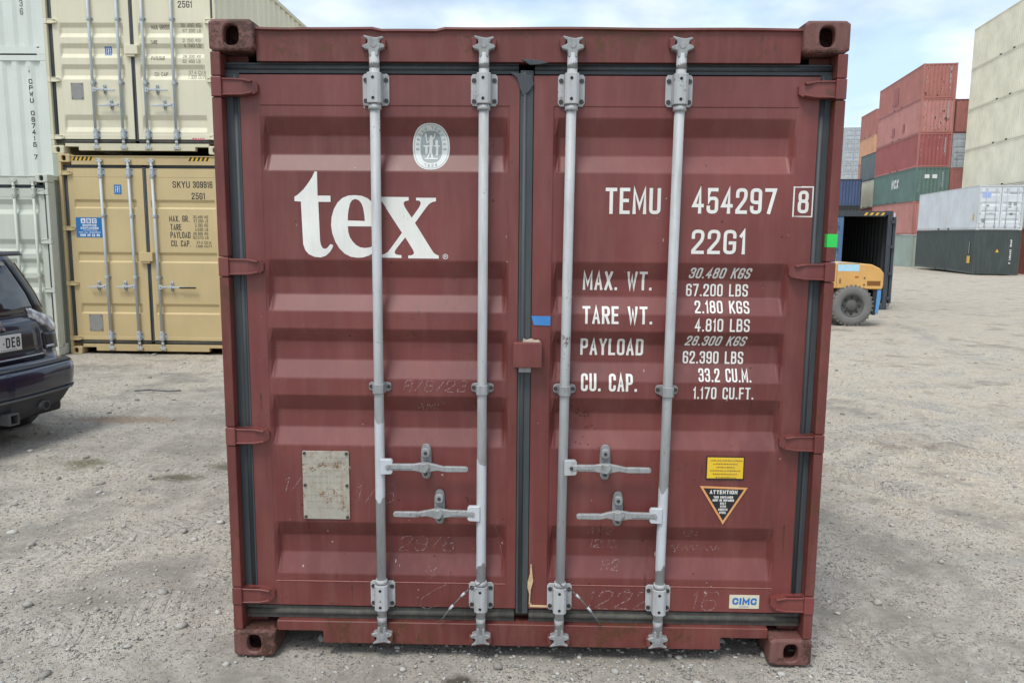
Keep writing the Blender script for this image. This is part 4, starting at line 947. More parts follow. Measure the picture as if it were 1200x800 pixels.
for i, (m_, e_, lab) in enumerate(((F_blue, 'wall', 'blue short container at the bottom of the distant orange and red stack'), (F_dred, 'wall', 'deep red short container second in the distant orange and red stack'), (F_crm, 'wall', 'cream short container third in the distant orange and red stack'), (F_red2, 'wall', 'faded red short container under the orange one'), (F_org, 'wall', 'orange short container under the one with red doors'), (F_red, 'doors', 'topmost short container with faded red doors, left of the tall stack'))):
    far(lab, (36.8, 81.4, -.9+i*2.591), ry, 2.591, 6.058, m_, m_, e_, group='distant orange and red stack', rod=F_lg)
for i in range(6):
    far(('light grey container with doors at the foot of the most distant stack', 'light grey container with doors, second from the ground in the most distant stack', 'light grey container with doors, third from the ground in the most distant stack', 'light grey container with doors, fourth from the ground in the most distant stack', 'light grey container with doors, next to the top of the most distant stack', 'topmost light grey container of the most distant stack')[i],
        (39.2, 95.7, -.95+i*2.591), ry, 2.591, 6.058, F_lg, F_lg, 'doors', group='most distant stack of light grey containers')
for i, (m_, lab) in enumerate(((F_blue, 'dark blue short container at ground level behind the open container'), (F_dark, 'blackish short container in the middle of the stack behind the open container'), (F_blue, 'dark blue short container showing above the open container'))):
    far(lab, (30.05, 73.5, -.78+i*2.591), ry, 2.591, 6.058, m_, F_dark, 'wall', group='dark stack behind the open container')

# ------------------------------------------------------------------ the open container
OB = fp('open_box_paint', (.035, .045, .055), rough=.5); OI = fp('open_box_inside', (.05, .058, .06), rust=0); OD = fp('door_blue', (.075, .15, .26));  # inside colour kept dark so the shade of the interior is painted in
H = 2.591; L = 6.058
ob = thing('open_container', 'dark container standing open, one blue door shut and the other swung back', 'shipping container', (8.351, 18.215, -.165), RAD(-4.469))
for sx in (-1, 1):
    for sz in (-1, 1):
        for yy in (0, 1): mb = MB(); casting(mb, sx, sz, H, 0, L if yy else None, hole=False); mb.build('corner_casting', OB, ob)
    mb = MB(); corr_sheet(mb, 'x', sx*1.204, .091, L-.091, .156, H-.076, -sx); mb.build('side_wall', OI, ob)
    mb = MB(); mb.box(sx*1.10, sx*1.214, .004, .09, .119, H-.119); mb.build('corner_post', OB, ob)
    mb = MB(); mb.box(sx*1.165, sx*1.214, .163, L-.163, .015, .155); mb.build('bottom_rail', OB, ob)
    mb = MB(); mb.box(sx*1.165, sx*1.214, .163, L-.163, H-.075, H-.012); mb.build('top_rail', OB, ob)
mb = MB(); corr_sheet(mb, 'y', L-.02, -1.16, 1.16, .151, H-.03, -1); mb.build('end_wall', OI, ob)
mb = MB(); mb.box(-1.16, 1.16, .03, L-.02, H-.03, H-.018); mb.build('roof', OI, ob)
mb = MB(); mb.box(-1.16, 1.16, .03, L-.02, .12, .152); mb.build('floor', M_floor, ob)
mb = MB(); mb.box(-1.043, 1.043, .010, .10, H-.15, H-.012, .005); hd_ = mb.build('door_header', OB, ob)
mb = MB(); mb.box(-1.043, 1.043, .010, .10, .02, .119, .005); mb.build('door_sill', OB, ob)
de = Decal()
for i in range(4): de.poly([[(.48+i*.14, H-.12), (.55+i*.14, H-.12), (.60+i*.14, H-.05), (.53+i*.14, H-.05)]])
de.lay('hazard_stripes', M_haz, hd_, None, (), .001, y=.010)
sf = DoorSurf(-1.09, -.012, .16, H-.16, -1.0, -.10, [(z, z+.06, z+.14, z+.2) for z in (.45, .95, 1.4, 2.0)], (.3, H-.25), .03, .03)
mb = MB(); sf.build(mb); d1 = mb.build('door', OD, ob, 'blue door, shut')
for x in (-.85, -.22):
    mb = MB(); mb.cyl((x, .0, .06), (x, .0, H-.05), .018, n=10); r_ = mb.build('lock_rod', M_zinc, ob)
    for zz in (.25, 1.3, H-.25): mb = MB(); mb.box(x-.05, x+.05, -.02, .03, zz-.045, zz+.045, .005); mb.build('rod_bracket', M_zinc, r_)
    mb = MB(); mb.box(x-.03, x+.03, -.03, .02, H-.09, H-.03, .008); mb.build('rod_cam', M_zinc, r_)
    mb = MB(); mb.box(x-.40, x, -.03, -.005, 1.0, 1.035, .005); mb.build('rod_handle', M_zinc, r_)
# the right door, swung right round against the outside of the box
mb = MB(); mb.box(1.250, 1.315, .03, 1.12, .16, H-.16, .004); d2 = mb.build('door', OB, ob, 'dark door folded back along the side')
for y_ in (.25, .85):
    mb = MB(); mb.cyl((1.345, y_, .06), (1.345, y_, H-.05), .018, n=10); mb.build('lock_rod', M_zinc, ob)
for zz in (.3, .95, 1.65, 2.3): mb = MB(); mb.box(1.19, 1.30, -.03, .03, zz-.04, zz+.04, .005); mb.build('hinge', OB, d2)
mb = MB(); mb.box(1.316, 1.330, .03, .06, .16, H-.16); mb.build('door_gasket', M_lgrey, d2)

# ------------------------------------------------------------------ forklift
FO = paint('forklift_orange', (.68, .38, .11), .45, rust=.1, dirt=.4, dirtcol=(.40, .30, .18)); M_tyre = paint('dusty_tyre', (.16, .157, .15), .85, dirt=.8, dirtcol=(.24, .225, .195), scale=4, bump=.5)
M_rim = paint('dusty_rim', (.085, .085, .082), .7, dirt=.6, dirtcol=(.20, .19, .17), scale=5); M_chas = plain('chassis_black', (.02, .022, .024), .6); M_pb = plain('pale_blue_decal', (.42, .68, .82), .4); M_flap = plain('blue_flap', (.10, .30, .58), .5)
K_amb = plain('amber_plastic', (.45, .12, .02), .3)
fk = thing('forklift', 'orange forklift with dusty black wheels parked in front of the open container', 'forklift', (6.84, 14.50, -.118))
def wheel(par, x, y, r, w_, sgn, rimname='rim'):
    mb = MB(); c = (x, y, r); ax = (0, sgn, 0)
    mb.lathe(c, ax, [(r*.56, -w_/2), (r*.80, -w_/2), (r*.95, -w_*.42), (r, -w_*.30), (r*1.0, w_*.30), (r*.95, w_*.42), (r*.86, w_*.48), (r*.80, w_/2), (r*.60, w_*.5), (r*.56, w_*.44)], 40)
    tyre = mb.build('wheel', M_tyre, par)
    mb = MB(); mb.lathe(c, ax, [(r*.57, -w_*.45), (r*.57, w_*.44), (r*.52, w_*.46), (r*.48, w_*.30), (r*.30, w_*.22), (r*.26, w_*.34), (r*.18, w_*.40), (.001, w_*.41)], 32); ri = mb.build(rimname, M_rim, tyre)
    for i in range(8):
        a = i*PI/4; px_, pz_ = x+r*.38*math.cos(a), r+r*.38*math.sin(a); m2 = MB(); m2.cyl((px_, y+sgn*w_*.23, pz_), (px_, y+sgn*w_*.36, pz_), .020, n=6); m2.build('wheel_nut', M_chas, ri)
    tb = MB()
    for i in range(30):
        a = i*2*PI/30
        if r < .4: break
        for s_ in (-1, 1):
            a2 = a+(s_ > 0)*PI/30; ca, sa = math.cos(a2), math.sin(a2); pts = [(x+ca*(r-.03)-sa*.018, r+sa*(r-.03)+ca*.018), (x+ca*(r-.03)+sa*.018, r+sa*(r-.03)-ca*.018), (x+ca*(r+.006)+sa*.014, r+sa*(r+.006)-ca*.014), (x+ca*(r+.006)-sa*.014, r+sa*(r+.006)+ca*.014)]
            tb.prism(pts, y+s_*.015, y+s_*(w_/2-.012))
    if r >= .4: tb.build('tread', M_tyre, tyre)['kind'] = 'stuff'
    return tyre
for x in (0, -2.3):
    for sgn in (-1, 1): wheel(fk, x, sgn*.72, .437, .30, sgn)
mb = MB(); mb.prism([(-.62, .80), (.60, .78), (.625, .84), (.625, 1.12), (.54, 1.22), (.36, 1.305), (.0, 1.33), (-.62, 1.33)], -.84, .84, b=.02)
cw = mb.build('counterweight', FO, fk)
mb = MB(); mb.box(.28, .56, -.8445, -.80, .86, .96, .004); mb.build('weight_recess', plain('recess_orange', (.22, .09, .02), .8), cw)  # slot's shade painted as a darker orange block, not cut in
mb = MB(); mb.box(.02, .10, -.8435, -.82, 1.02, 1.06, .005); mb.build('side_reflector', K_amb, cw)
for x_, z_ in ((-.50, .90), (.22, .88), (.22, 1.02)): mb = MB(); mb.cyl((x_, -.8405, z_), (x_, -.85, z_), .016, n=8); mb.build('bolt', M_chas, cw)
mb = MB(); mb.tube([(.46, -.60, .76), (.50, -.66, .60), (.47, -.70, .42), (.30, -.60, .34)], .015, 8); mb.build('hose', M_black, fk)
mb = MB(); mb.box(.625, .64, -.70, -.58, 1.0, 1.08, .005); mb.build('rear_lamp', K_amb, cw)
mb = MB(); mb.box(-.36, -.355, -.8425, -.80, .80, 1.30); mb.build('panel_joint', M_chas, cw)
mb = MB(); mb.box(-.35, .10, -.8430, -.8402, 1.16, 1.3); mb.prism([(-.35, 1.3335), (.10, 1.3250), (.10, 1.3215), (-.35, 1.3300)], -.8430, -.35); mb.build('pale_blue_decal', M_pb, cw)  # pale blue patch paints the white-blue reflection on the sloping hood
Decal().text('B', -.30, -.26, .90, 1.0, .012).lay('side_mark', M_blet, cw, None, (), .0005, y=-.84)
mb = MB(); mb.box(-2.9, .50, -.52, .52, .30, .80, .03); mb.build('chassis', M_chas, fk)
mb = MB(); mb.box(.44, .52, -.80, .80, .24, .78, .01); mb.build('rear_skirt', M_chas, fk)
mb = MB(); mb.prism([(.50, .28), (.56, .26), (.60, .60), (.60, .775), (.52, .775)], -.82, -.70, b=.008); mb.build('mud_flap', M_flap, fk)
mb = MB(); mb.box(-1.9, -.63, -.60, .60, .80, 1.15, .04); mb.build('engine_cover', FO, fk)
for x in (-2.7, -.85):
    for sgn in (-1, 1): mb = MB(); mb.cyl((x, sgn*.55, .8), (x+(.25 if x < -2 else -.1), sgn*.50, 2.25), .035, n=10); mb.build('guard_post', M_chas, fk)
mb = MB(); mb.box(-2.5, -.9, -.55, .55, 2.25, 2.31, .01); mb.build('overhead_guard', M_chas, fk)
mb = MB(); mb.box(-1.75, -1.25, -.25, .25, 1.15, 1.27, .03); mb.box(-1.32, -1.22, -.25, .25, 1.25, 1.75, .03); mb.build('seat', M_black, fk)
for sgn in (-1, 1):
    mb = MB(); mb.box(-3.12, -3.0, sgn*.42-.05, sgn*.42+.05, .08, 2.2, .01); mb.build('mast_rail', M_chas, fk)
    mb = MB(); mb.box(-4.25, -3.14, sgn*.3-.06, sgn*.3+.06, .06, .10, .008); mb.box(-3.19, -3.13, sgn*.3-.06, sgn*.3+.06, .06, .7, .008); mb.build('fork', M_chas, fk)
mb = MB(); mb.box(-3.125, -2.98, -.36, .36, .45, .55); mb.box(-3.125, -2.98, -.36, .36, 1.9, 2.0); mb.build('mast_crossbar', M_chas, fk)

# ------------------------------------------------------------------ parked car (rear corner in view)
def carmat(name, col, rough, coat=1.0, metal=0.0):
    m, t, p = newmat(name); tc = t.nodes.new('ShaderNodeTexCoord'); n = noise(t, 3, 5, .6, tc.outputs['Object'])
    t.links.new(mixc(t, ramp(t, n.outputs[0], .4, .8, (0, 0, 0, 1), (.25, .25, .25, 1)), col, tuple(x+.025 for x in col)), p.inputs['Base Color'])
    p.inputs['Roughness'].default_value = rough; p.inputs['Coat Weight'].default_value = coat; p.inputs['Coat Roughness'].default_value = .04; p.inputs['Metallic'].default_value = metal; return m
K_nav = carmat('navy_car_paint', (.003, .008, .028), .28, 1.0, 0.0); K_blk = carmat('black_trim', (.012, .012, .014), .35, .4); K_clad = plain('grey_bumper_cladding', (.045, .05, .055), .6)
K_glass = carmat('tinted_glass', (.015, .02, .024), .03, 1.0); K_chr = plain('chrome', (.50, .52, .54), .30, .7); K_plate = plain('number_plate_white', (.70, .71, .68), .4)
m_, t_, p_ = newmat('clear_lamp_lens'); p_.inputs['Base Color'].default_value = (.62, .64, .66, 1); p_.inputs['Roughness'].default_value = .12; p_.inputs['Coat Weight'].default_value = 1; K_lens = m_
vn = t_.nodes.new('ShaderNodeTexVoronoi'); vn.inputs['Scale'].default_value = 22; tcn = t_.nodes.new('ShaderNodeTexCoord'); t_.links.new(tcn.outputs['Object'], vn.inputs['Vector']); t_.links.new(ramp(t_, vn.outputs['Distance'], .1, .8, (.75, .77, .79, 1), (.22, .23, .25, 1)), p_.inputs['Base Color'])
K_red = carmat('red_reflector', (.42, .02, .02), .2, 1.0)
car = thing('parked_car', 'dark navy four wheel drive seen from its rear corner at the left edge', 'car', (-4.125, 3.00, 0.0), RAD(78))
zt = [.22, .36, .46, .60, .70, .72, .80, .93, 1.00]
ZR = np.array([.20, .30, .43, .55, .64, .675, .78, .95, 1.09, 1.25, 1.50, 1.60]); RR = np.array([.16, .06, .0, .0, .01, .09, .11, .12, .15, .20, .29, .35])
WW = np.array([.74, .80, .87, .90, .90, .885, .88, .87, .81, .77, .66, .61])*.925; FF = np.array([4.25, 4.4, 4.5, 4.5, 4.48, 4.45, 4.4, 4.2, 3.35, 3.05, 2.70, 2.5])
def outline(s, z, off=0.0):
    """s in 0..1 from rear centre round the right side to the front centre; local x right, y forward"""
    wv, rv, fv = (float(np.interp(z, ZR, a)) for a in (WW, RR, FF)); wv += off; rv -= off; fv += off; crv = .22
    # rear edge bulging, corner, side, corner, front
    L1 = wv-crv; L2 = crv*PI/2; L3 = fv-rv-2*crv-.10; tot = 2*L1+2*L2+max(L3, .1)
    if s < .30: q_ = s/.30; x = q_*L1; y = rv+.10*(x/wv)**2; return x, y
    if s < .45:
        q_ = (s-.30)/.15*PI/2; y0 = rv+.10*(L1/wv)**2; return L1+crv*math.sin(q_), y0+(crv+.02)*(1-math.cos(q_))
    if s < .80: q_ = (s-.45)/.35; y0 = rv+.10*(L1/wv)**2+crv+.02; return wv+.02*math.sin(q_*PI), y0+(fv-crv-y0)*q_
    if s < .92: q_ = (s-.80)/.12*PI/2; return L1+crv*math.cos(q_), fv-crv+crv*math.sin(q_)
    q_ = (s-.92)/.08; return L1*(1-q_), fv
def patch(name, mat, s0, s1, zlo, zhi, off, n=16, m=6, mirror=True, thick=.012, par=None, label=None, one=None):
    out_ = []
    for sg_ in ((-1, 1) if one is None else (one,)):
        mb = MB(); F_, B_ = [], []
        for j in range(m+1):
            ra, rb_ = [], []
            for i in range(n+1):
                s = s0+(s1-s0)*i/n; a_ = zlo(s) if callable(zlo) else zlo; b_ = zhi(s) if callable(zhi) else zhi; z = a_+(b_-a_)*j/m
                x, y = outline(s, z, off); ra.append(mb.bm.verts.new((sg_*x, y, z))); x, y = outline(s, z, off-thick); rb_.append(mb.bm.verts.new((sg_*x, y, z)))
            F_.append(ra); B_.append(rb_)
        for j in range(m):
            for i in range(n):
                f = mb.bm.faces.new((F_[j][i], F_[j][i+1], F_[j+1][i+1], F_[j+1][i])); f.smooth = True; mb.bm.faces.new((B_[j][i], B_[j][i+1], B_[j+1][i+1], B_[j+1][i]))
        for (aa, bb) in ((F_[0], B_[0]), (F_[m], B_[m])):
            for i in range(n): mb.bm.faces.new((aa[i], aa[i+1], bb[i+1], bb[i]))
        for i in (0, n):
            for j in range(m): mb.bm.faces.new((F_[j][i], F_[j+1][i], B_[j+1][i], B_[j][i]))
        out_.append(mb)
    if len(out_) == 2 and mirror:   # one part across the centre line
        tmp = out_[1].bm; me_ = bpy.data.meshes.new('t'); tmp.to_mesh(me_); tmp.free(); out_[0].bm.from_mesh(me_); bpy.data.meshes.remove(me_)
        bmesh.ops.remove_doubles(out_[0].bm, verts=out_[0].bm.verts[:], dist=1e-4); return out_[0].build(name, mat, par or car, label)
    r = None
    for mb in out_: r = mb.build(name, mat, par or car, label)
    return r
def loftbody(name, mat, zs, s_front=1.0):
    mb = MB(); rows = []; n = 48
    for z in zs:
        pts = [outline(i/n, z) for i in range(n+1)]; pts = pts+[(-x, y) for x, y in pts[-2:0:-1]]
        rows.append([mb.bm.verts.new((x, y, z)) for x, y in pts])
    for a, b in zip(rows[:-1], rows[1:]):
        for i in range(len(a)): f = mb.bm.faces.new((a[i], a[(i+1) % len(a)], b[(i+1) % len(a)], b[i])); f.smooth = True
    mb.bm.faces.new(rows[0]); mb.bm.faces.new(rows[-1]); return mb.build(name, mat, car)
body = loftbody('body', K_nav, [.34, .40, .43, .49, .55, .60, .64, .66, .68, .73, .78, .86, .95, 1.0, 1.06])
loftbody('cabin', K_nav, [1.055, 1.09, 1.16, 1.25, 1.34, 1.42, 1.50, 1.55, 1.60])
patch('bumper', K_nav, 0, .47, .432, .650, .035, 24, 6)
patch('bumper_step', K_clad, 0, .40, .648, .664, .036, 20, 1, thick=.13)
patch('bumper_cladding', K_clad, 0, .48, lambda s: .20+.16*max(0, s-.12)/.36, .426, .030, 24, 5)
patch('cladding_lip', plain('grey_lip', (.13, .14, .15), .5), 0, .40, .408, .430, .042, 22, 1)
patch('tailgate_panel', K_nav, 0, .27, .70, 1.045, .012, 14, 6)
patch('plate_recess', K_blk, 0, .225, .765, .965, .0145, 10, 4)
patch('tailgate_trim', K_chr, 0, .245, .728, .738, .020, 14, 1)
patch('rear_window', K_glass, 0, .298, 1.09, 1.515, .006, 14, 8)
patch('quarter_window', K_glass, .37, .62, 1.11, 1.50, .006, 14, 6, mirror=False)
patch('window_pillar', K_blk, .300, .335, 1.08, 1.53, .008, 4, 6, mirror=False)
patch('rear_spoiler', K_blk, 0, .30, 1.565, 1.602, .13, 16, 2, thick=.30)
def tl0(s): return .915+.13*max(0, .32-s)/.085
def tl1(s): return 1.125-.17*max(0, s-.25)/.18
patch('tail_light', K_lens, .238, .43, tl0, tl1, .022, 14, 5, mirror=False, thick=.04)
patch('tail_light_lower', K_blk, .275, .43, .760, .905, .016, 12, 5, mirror=False)
patch('model_badge', K_chr, .272, .315, .775, .797, .024, 4, 1, one=1, thick=.004)
patch('reflector', K_red, .405, .45, .545, .635, .040, 5, 3, mirror=False)
# marque badge: three lozenges meeting at the middle
cy_ = outline(0, 1.0)[1]-.024
mb = MB()
for k_ in range(3):
    a = PI/2+k_*2*PI/3; d_ = Vector((math.cos(a), math.sin(a))); n__ = Vector((-d_.y, d_.x)); o0 = Vector((.085, .998))
    pts = [o0+d_*.002, o0+d_*.026+n__*.0145, o0+d_*.050, o0+d_*.026-n__*.0145]; mb.prism([(p.x, p.y) for p in pts], cy_-.004, cy_+.01)
mb.build('maker_badge', K_chr, car)
# number plate
py_ = outline(.1, .80)[1]-.028
mb = MB(); mb.box(-.115, .257, py_, py_+.006, .803, .936, .003); np_ = mb.build('number_plate', K_plate, car)
de = Decal(); de.poly([ellipse(.080, .868, .007, .007, 10)])
de.text('D', .102, .143, .832, .914, .013); de.text('E', .156, .191, .832, .914, .013); de.text('8', .203, .240, .832, .914, .013)
for i in range(9): de.rect(.05+i*.018, .060+i*.018, .812, .818)
de.lay('plate_lettering', M_blet, np_, None, (), .0006, y=py_)
mb = MB(); mb.tube([(0, .135, 1.10), (-.05, .140, 1.115), (.30, .220, 1.165)], .009, 8); mb.build('rear_wiper', K_blk, car)
mb = MB(); mb.cyl((.36, -.005, .318), (.36, .35, .318), .036, n=20); mb.ring((.36, -.007, .318), (0, 1, 0), .038, .030, .012, 20); ep = mb.build('exhaust_pipe', plain('sooty_steel', (.12, .12, .12), .5, .3), car)
mb = MB(); mb.cyl((.36, -.015, .318), (.36, -.011, .318), .0295, n=16); mb.build('pipe_mouth', M_dark, ep)
hx = -.06; mb = MB(); mb.box(hx, hx+.09, -.06, .15, .235, .245); mb.box(hx, hx+.09, -.06, .15, .315, .325); mb.box(hx, hx+.010, -.06, .15, .2452, .3148); mb.box(hx+.080, hx+.09, -.06, .15, .2452, .3148); mb.build('tow_hitch', plain('hitch_steel', (.10, .10, .10), .6), car)
mb = MB(); mb.box(-.70, .70, .15, 4.0, .20, .345, .03); mb.build('underbody', M_chas, car)
for y_ in (.95, 3.60):
    for sgn in (-1, 1):
        mb = MB(); c_ = (sgn*.78, y_, .345); mb.lathe(c_, (sgn, 0, 0), [(.20, -.10), (.30, -.11), (.345, -.08), (.345, .08), (.30, .11), (.22, .10)], 36); w1 = mb.build('wheel', M_tyre, car)
        mb = MB(); mb.lathe(c_, (sgn, 0, 0), [(.225, -.09), (.225, .10), (.19, .08), (.06, .05), (.001, .06)], 28); mb.build('rim', M_rim, w1)
        mb = MB(); mb.lathe(c_, (sgn, 0, 0), [(.36, -.05), (.43, -.05), (.43, .135), (.36, .135), (.36, -.05)], 36); mb.build('wheel_arch', K_clad, car)
# thin black hose lying on the ground beyond the car
mb = MB(); mb.tube([(-4.35, 5.45, .012), (-4.2, 5.50, .014), (-4.0, 5.46, .010), (-3.85, 5.50, .012)], .009, 6); hs = mb.build('cable_offcut', M_cable); hs['label'] = 'short black cable offcut lying on the gravel behind the car'; hs['category'] = 'cable'

# ------------------------------------------------------------------ ground
def vnoise(x, y, sc, seed):
    r = np.random.default_rng(seed); g = r.random((256, 256))
    xs, ys = x*sc, y*sc; xi = np.floor(xs).astype(int); yi = np.floor(ys).astype(int); fx = xs-xi; fy = ys-yi
    fx = fx*fx*(3-2*fx); fy = fy*fy*(3-2*fy)
    a = g[xi % 256, yi % 256]; b = g[(xi+1) % 256, yi % 256]; c = g[xi % 256, (yi+1) % 256]; d = g[(xi+1) % 256, (yi+1) % 256]
    return (a*(1-fx)+b*fx)*(1-fy)+(c*(1-fx)+d*fx)*fy-.5
def gbase(x, y): return -.0125*np.maximum(0, np.minimum(y, 90)-5)
def ground_h(x, y):
    h = gbase(x, y)
    near = np.clip(1-(np.abs(x)+np.abs(y-3))/60, 0.15, 1)
    h = h+.030*vnoise(x, y, .35, 1)*near+.016*vnoise(x, y, 1.1, 2)+.010*vnoise(x, y, 3.3, 3)+.009*vnoise(x, y, 9, 4)
    # keep it level under the maroon container
    m = np.clip((np.maximum(np.abs(x)-1.3, np.maximum(-y-.15, y-6.3)))/.6, 0, 1)
    h = h*m-.006*(1-m)+(1-m)*.006*vnoise(x, y, 9, 4)
    for (ang, off, wd) in ((-38, 3.55, .17), (-44, 4.9, .16), (12, 4.9, .18), (-30, 6.3, .2), (57, -1.25, .13)):
        a = RAD(ang); d = np.abs(x*math.cos(a)-y*math.sin(a)+.25*vnoise(x, y, .5, 21)-off)
        h = h+m*(.028*np.exp(-((d-wd*1.25)/.07)**2)-.016*np.exp(-(d/(wd*.8))**4))*np.clip(.6+2*vnoise(x, y, .6, 22), 0, 1)
    return h-.004
def axis(lo, hi, a, b, fine, far):
    c = list(np.arange(a, b, fine)); s = fine; v = b; up_ = []
    while v < hi: up_.append(v); s *= 1.12; s = min(s, far); v += s
    up_.append(hi); s = fine; v = a; dn = []
    while v > lo: s *= 1.12; s = min(s, far); v -= s; dn.append(max(v, lo))
    return np.array(dn[::-1]+c+up_)
gx = axis(-400, 400, -6.5, 8.5, .045, 20); gy = axis(-60, 600, -1.6, 12, .045, 20)
XX, YY = np.meshgrid(gx, gy, indexing='ij'); ZZ = ground_h(XX, YY)
nx, ny = XX.shape
me = bpy.data.meshes.new('ground'); V = np.stack([XX.ravel(), YY.ravel(), ZZ.ravel()], 1)
idx = np.arange(nx*ny).reshape(nx, ny); F = np.stack([idx[:-1, :-1], idx[1:, :-1], idx[1:, 1:], idx[:-1, 1:]], -1).reshape(-1, 4)
me.vertices.add(len(V)); me.vertices.foreach_set('co', V.ravel()); me.loops.add(F.size); me.loops.foreach_set('vertex_index', F.ravel().astype(np.int32))
me.polygons.add(len(F)); me.polygons.foreach_set('loop_start', np.arange(0, F.size, 4, dtype=np.int32)); me.polygons.foreach_set('loop_total', np.full(len(F), 4, dtype=np.int32))
me.update(); me.validate(); me.polygons.foreach_set('use_smooth', np.ones(len(me.polygons), dtype=bool))
TRACKS = ((62, -2.15, .15), (57, -1.25, .13), (-38, 3.55, .17), (-44, 4.9, .16), (12, 4.9, .18), (-30, 6.3, .2), (75, -5.2, .2), (-62, 1.0, .14))
def ground_mat():
    m, t, p = newmat('gravel_yard'); tc = t.nodes.new('ShaderNodeTexCoord'); v = tc.outputs['Object']; L = t.links
    def math_(op, a, b, c=None):
        n = t.nodes.new('ShaderNodeMath'); n.operation = op
        for k, q in enumerate((a, b, c)):
            if q is None: continue
            if isinstance(q, (int, float)): n.inputs[k].default_value = q
            else: L.new(q, n.inputs[k])
        return n.outputs[0]
    big = noise(t, .33, 7, .66, v).outputs[0]; mid = noise(t, 1.3, 8, .70, v).outputs[0]; fin = noise(t, 26, 5, .75, v).outputs[0]; dust = noise(t, 5.5, 8, .74, v).outputs[0]
    sep = t.nodes.new('ShaderNodeSeparateXYZ'); L.new(v, sep.inputs[0])
    a = t.nodes.new('ShaderNodeMapRange'); L.new(sep.outputs[0], a.inputs[0]); a.inputs[1].default_value = 1.0; a.inputs[2].default_value = 3.6; a.inputs[3].default_value = -.12; a.inputs[4].default_value = .10
    b = t.nodes.new('ShaderNodeMapRange'); L.new(sep.outputs[1], b.inputs[0]); b.inputs[1].default_value = -1; b.inputs[2].default_value = 7; b.inputs[3].default_value = -.10; b.inputs[4].default_value = .13
    tone = math_('ADD', math_('ADD', a.outputs[0], b.outputs[0]), math_('MULTIPLY_ADD', big, .9, math_('MULTIPLY', mid, .9)))
    c = mixc(t, ramp(t, tone, .76, 1.02), (.350, .318, .268), (.560, .480, .370))
    c = mixc(t, ramp(t, math_('MULTIPLY_ADD', dust, .5, mid), .76, .62, (0, 0, 0, 1), (.75, .75, .75, 1)), c, (.205, .190, .165))
    c = mixc(t, ramp(t, math_('MULTIPLY_ADD', dust, .6, math_('SUBTRACT', 1.0, mid)), .86, .70, (0, 0, 0, 1), (.55, .55, .55, 1)), c, (.46, .435, .385))
    # worn tyre lanes: compacted pale dust with a lug pattern
    lug = None; lane = None
    wob = noise(t, .5, 2, .5, v).outputs[0]
    for (ang, off, wd) in TRACKS:
        q = t.nodes.new('ShaderNodeMapping'); q.inputs['Rotation'].default_value = (0, 0, RAD(ang)); L.new(v, q.inputs[0]); sp = t.nodes.new('ShaderNodeSeparateXYZ'); L.new(q.outputs[0], sp.inputs[0])
        ab = math_('ABSOLUTE', math_('SUBTRACT', math_('MULTIPLY_ADD', wob, 1.2, sp.outputs[0]), off+.6), 0)
        mask = ramp(t, ab, wd*.86, wd, (1, 1, 1, 1), (0, 0, 0, 1))
        sn = math_('SINE', math_('MULTIPLY', math_('MULTIPLY_ADD', ab, .6, sp.outputs[1]), 85), 0)
        mm = math_('MULTIPLY', math_('MAXIMUM', math_('MINIMUM', math_('MULTIPLY', sn, 2.0), .8), -.8), mask)
        lug = mm if lug is None else math_('ADD', lug, mm); lane = mask if lane is None else math_('MAXIMUM', lane, mask)
    wear = ramp(t, math_('MULTIPLY_ADD', dust, .5, mid), .66, .82)
    lane = math_('MULTIPLY', lane, wear); lug = math_('MULTIPLY', lug, wear)
    c = mixc(t, math_('MULTIPLY', lane, .45), c, (.44, .41, .355))
    c = mixc(t, math_('MULTIPLY', math_('MAXIMUM', lug, 0.0), .22), c, (.27, .25, .22))
    # grit: scattered light and dark pebbles in a fine dust
    hsum = math_('MULTIPLY', fin, .30); 
    dens = ramp(t, math_('MULTIPLY_ADD', mid, .7, math_('MULTIPLY', dust, .5)), .52, .72, (.45, .45, .45, 1), (1, 1, 1, 1))
    for (sc, th, k, hgt) in ((170, .55, .80, .35), (95, .66, .85, .6), (48, .84, .9, 1.0)):
        vo = t.nodes.new('ShaderNodeTexVoronoi'); vo.inputs['Scale'].default_value = sc; L.new(v, vo.inputs['Vector']); g1 = t.nodes.new('ShaderNodeSeparateColor'); L.new(vo.outputs['Color'], g1.inputs[0])
        on = math_('MULTIPLY', ramp(t, math_('MULTIPLY', g1.outputs[0], dens), th*.75, th*.75+.04), ramp(t, vo.outputs['Distance'], .34, .46, (1, 1, 1, 1), (0, 0, 0, 1)))
        r = t.nodes.new('ShaderNodeValToRGB'); e = r.color_ramp.elements; e[0].color = (.15, .14, .125, 1); e[1].color = (.62, .60, .55, 1); e[1].position = 1; k_ = e.new(.5); k_.color = (.34, .32, .285, 1); L.new(g1.outputs[1], r.inputs[0])
        c = mixc(t, math_('MULTIPLY', on, k), c, r.outputs[0]); hsum = math_('MULTIPLY_ADD', on, hgt, hsum)
    m3 = t.nodes.new('ShaderNodeMix'); m3.data_type = 'RGBA'; m3.blend_type = 'MULTIPLY'; m3.inputs[0].default_value = .8; L.new(c, m3.inputs[6]); L.new(ramp(t, fin, .3, .7, (.82, .82, .82, 1), (1.15, 1.15, 1.15, 1)), m3.inputs[7]); c = m3.outputs[2]
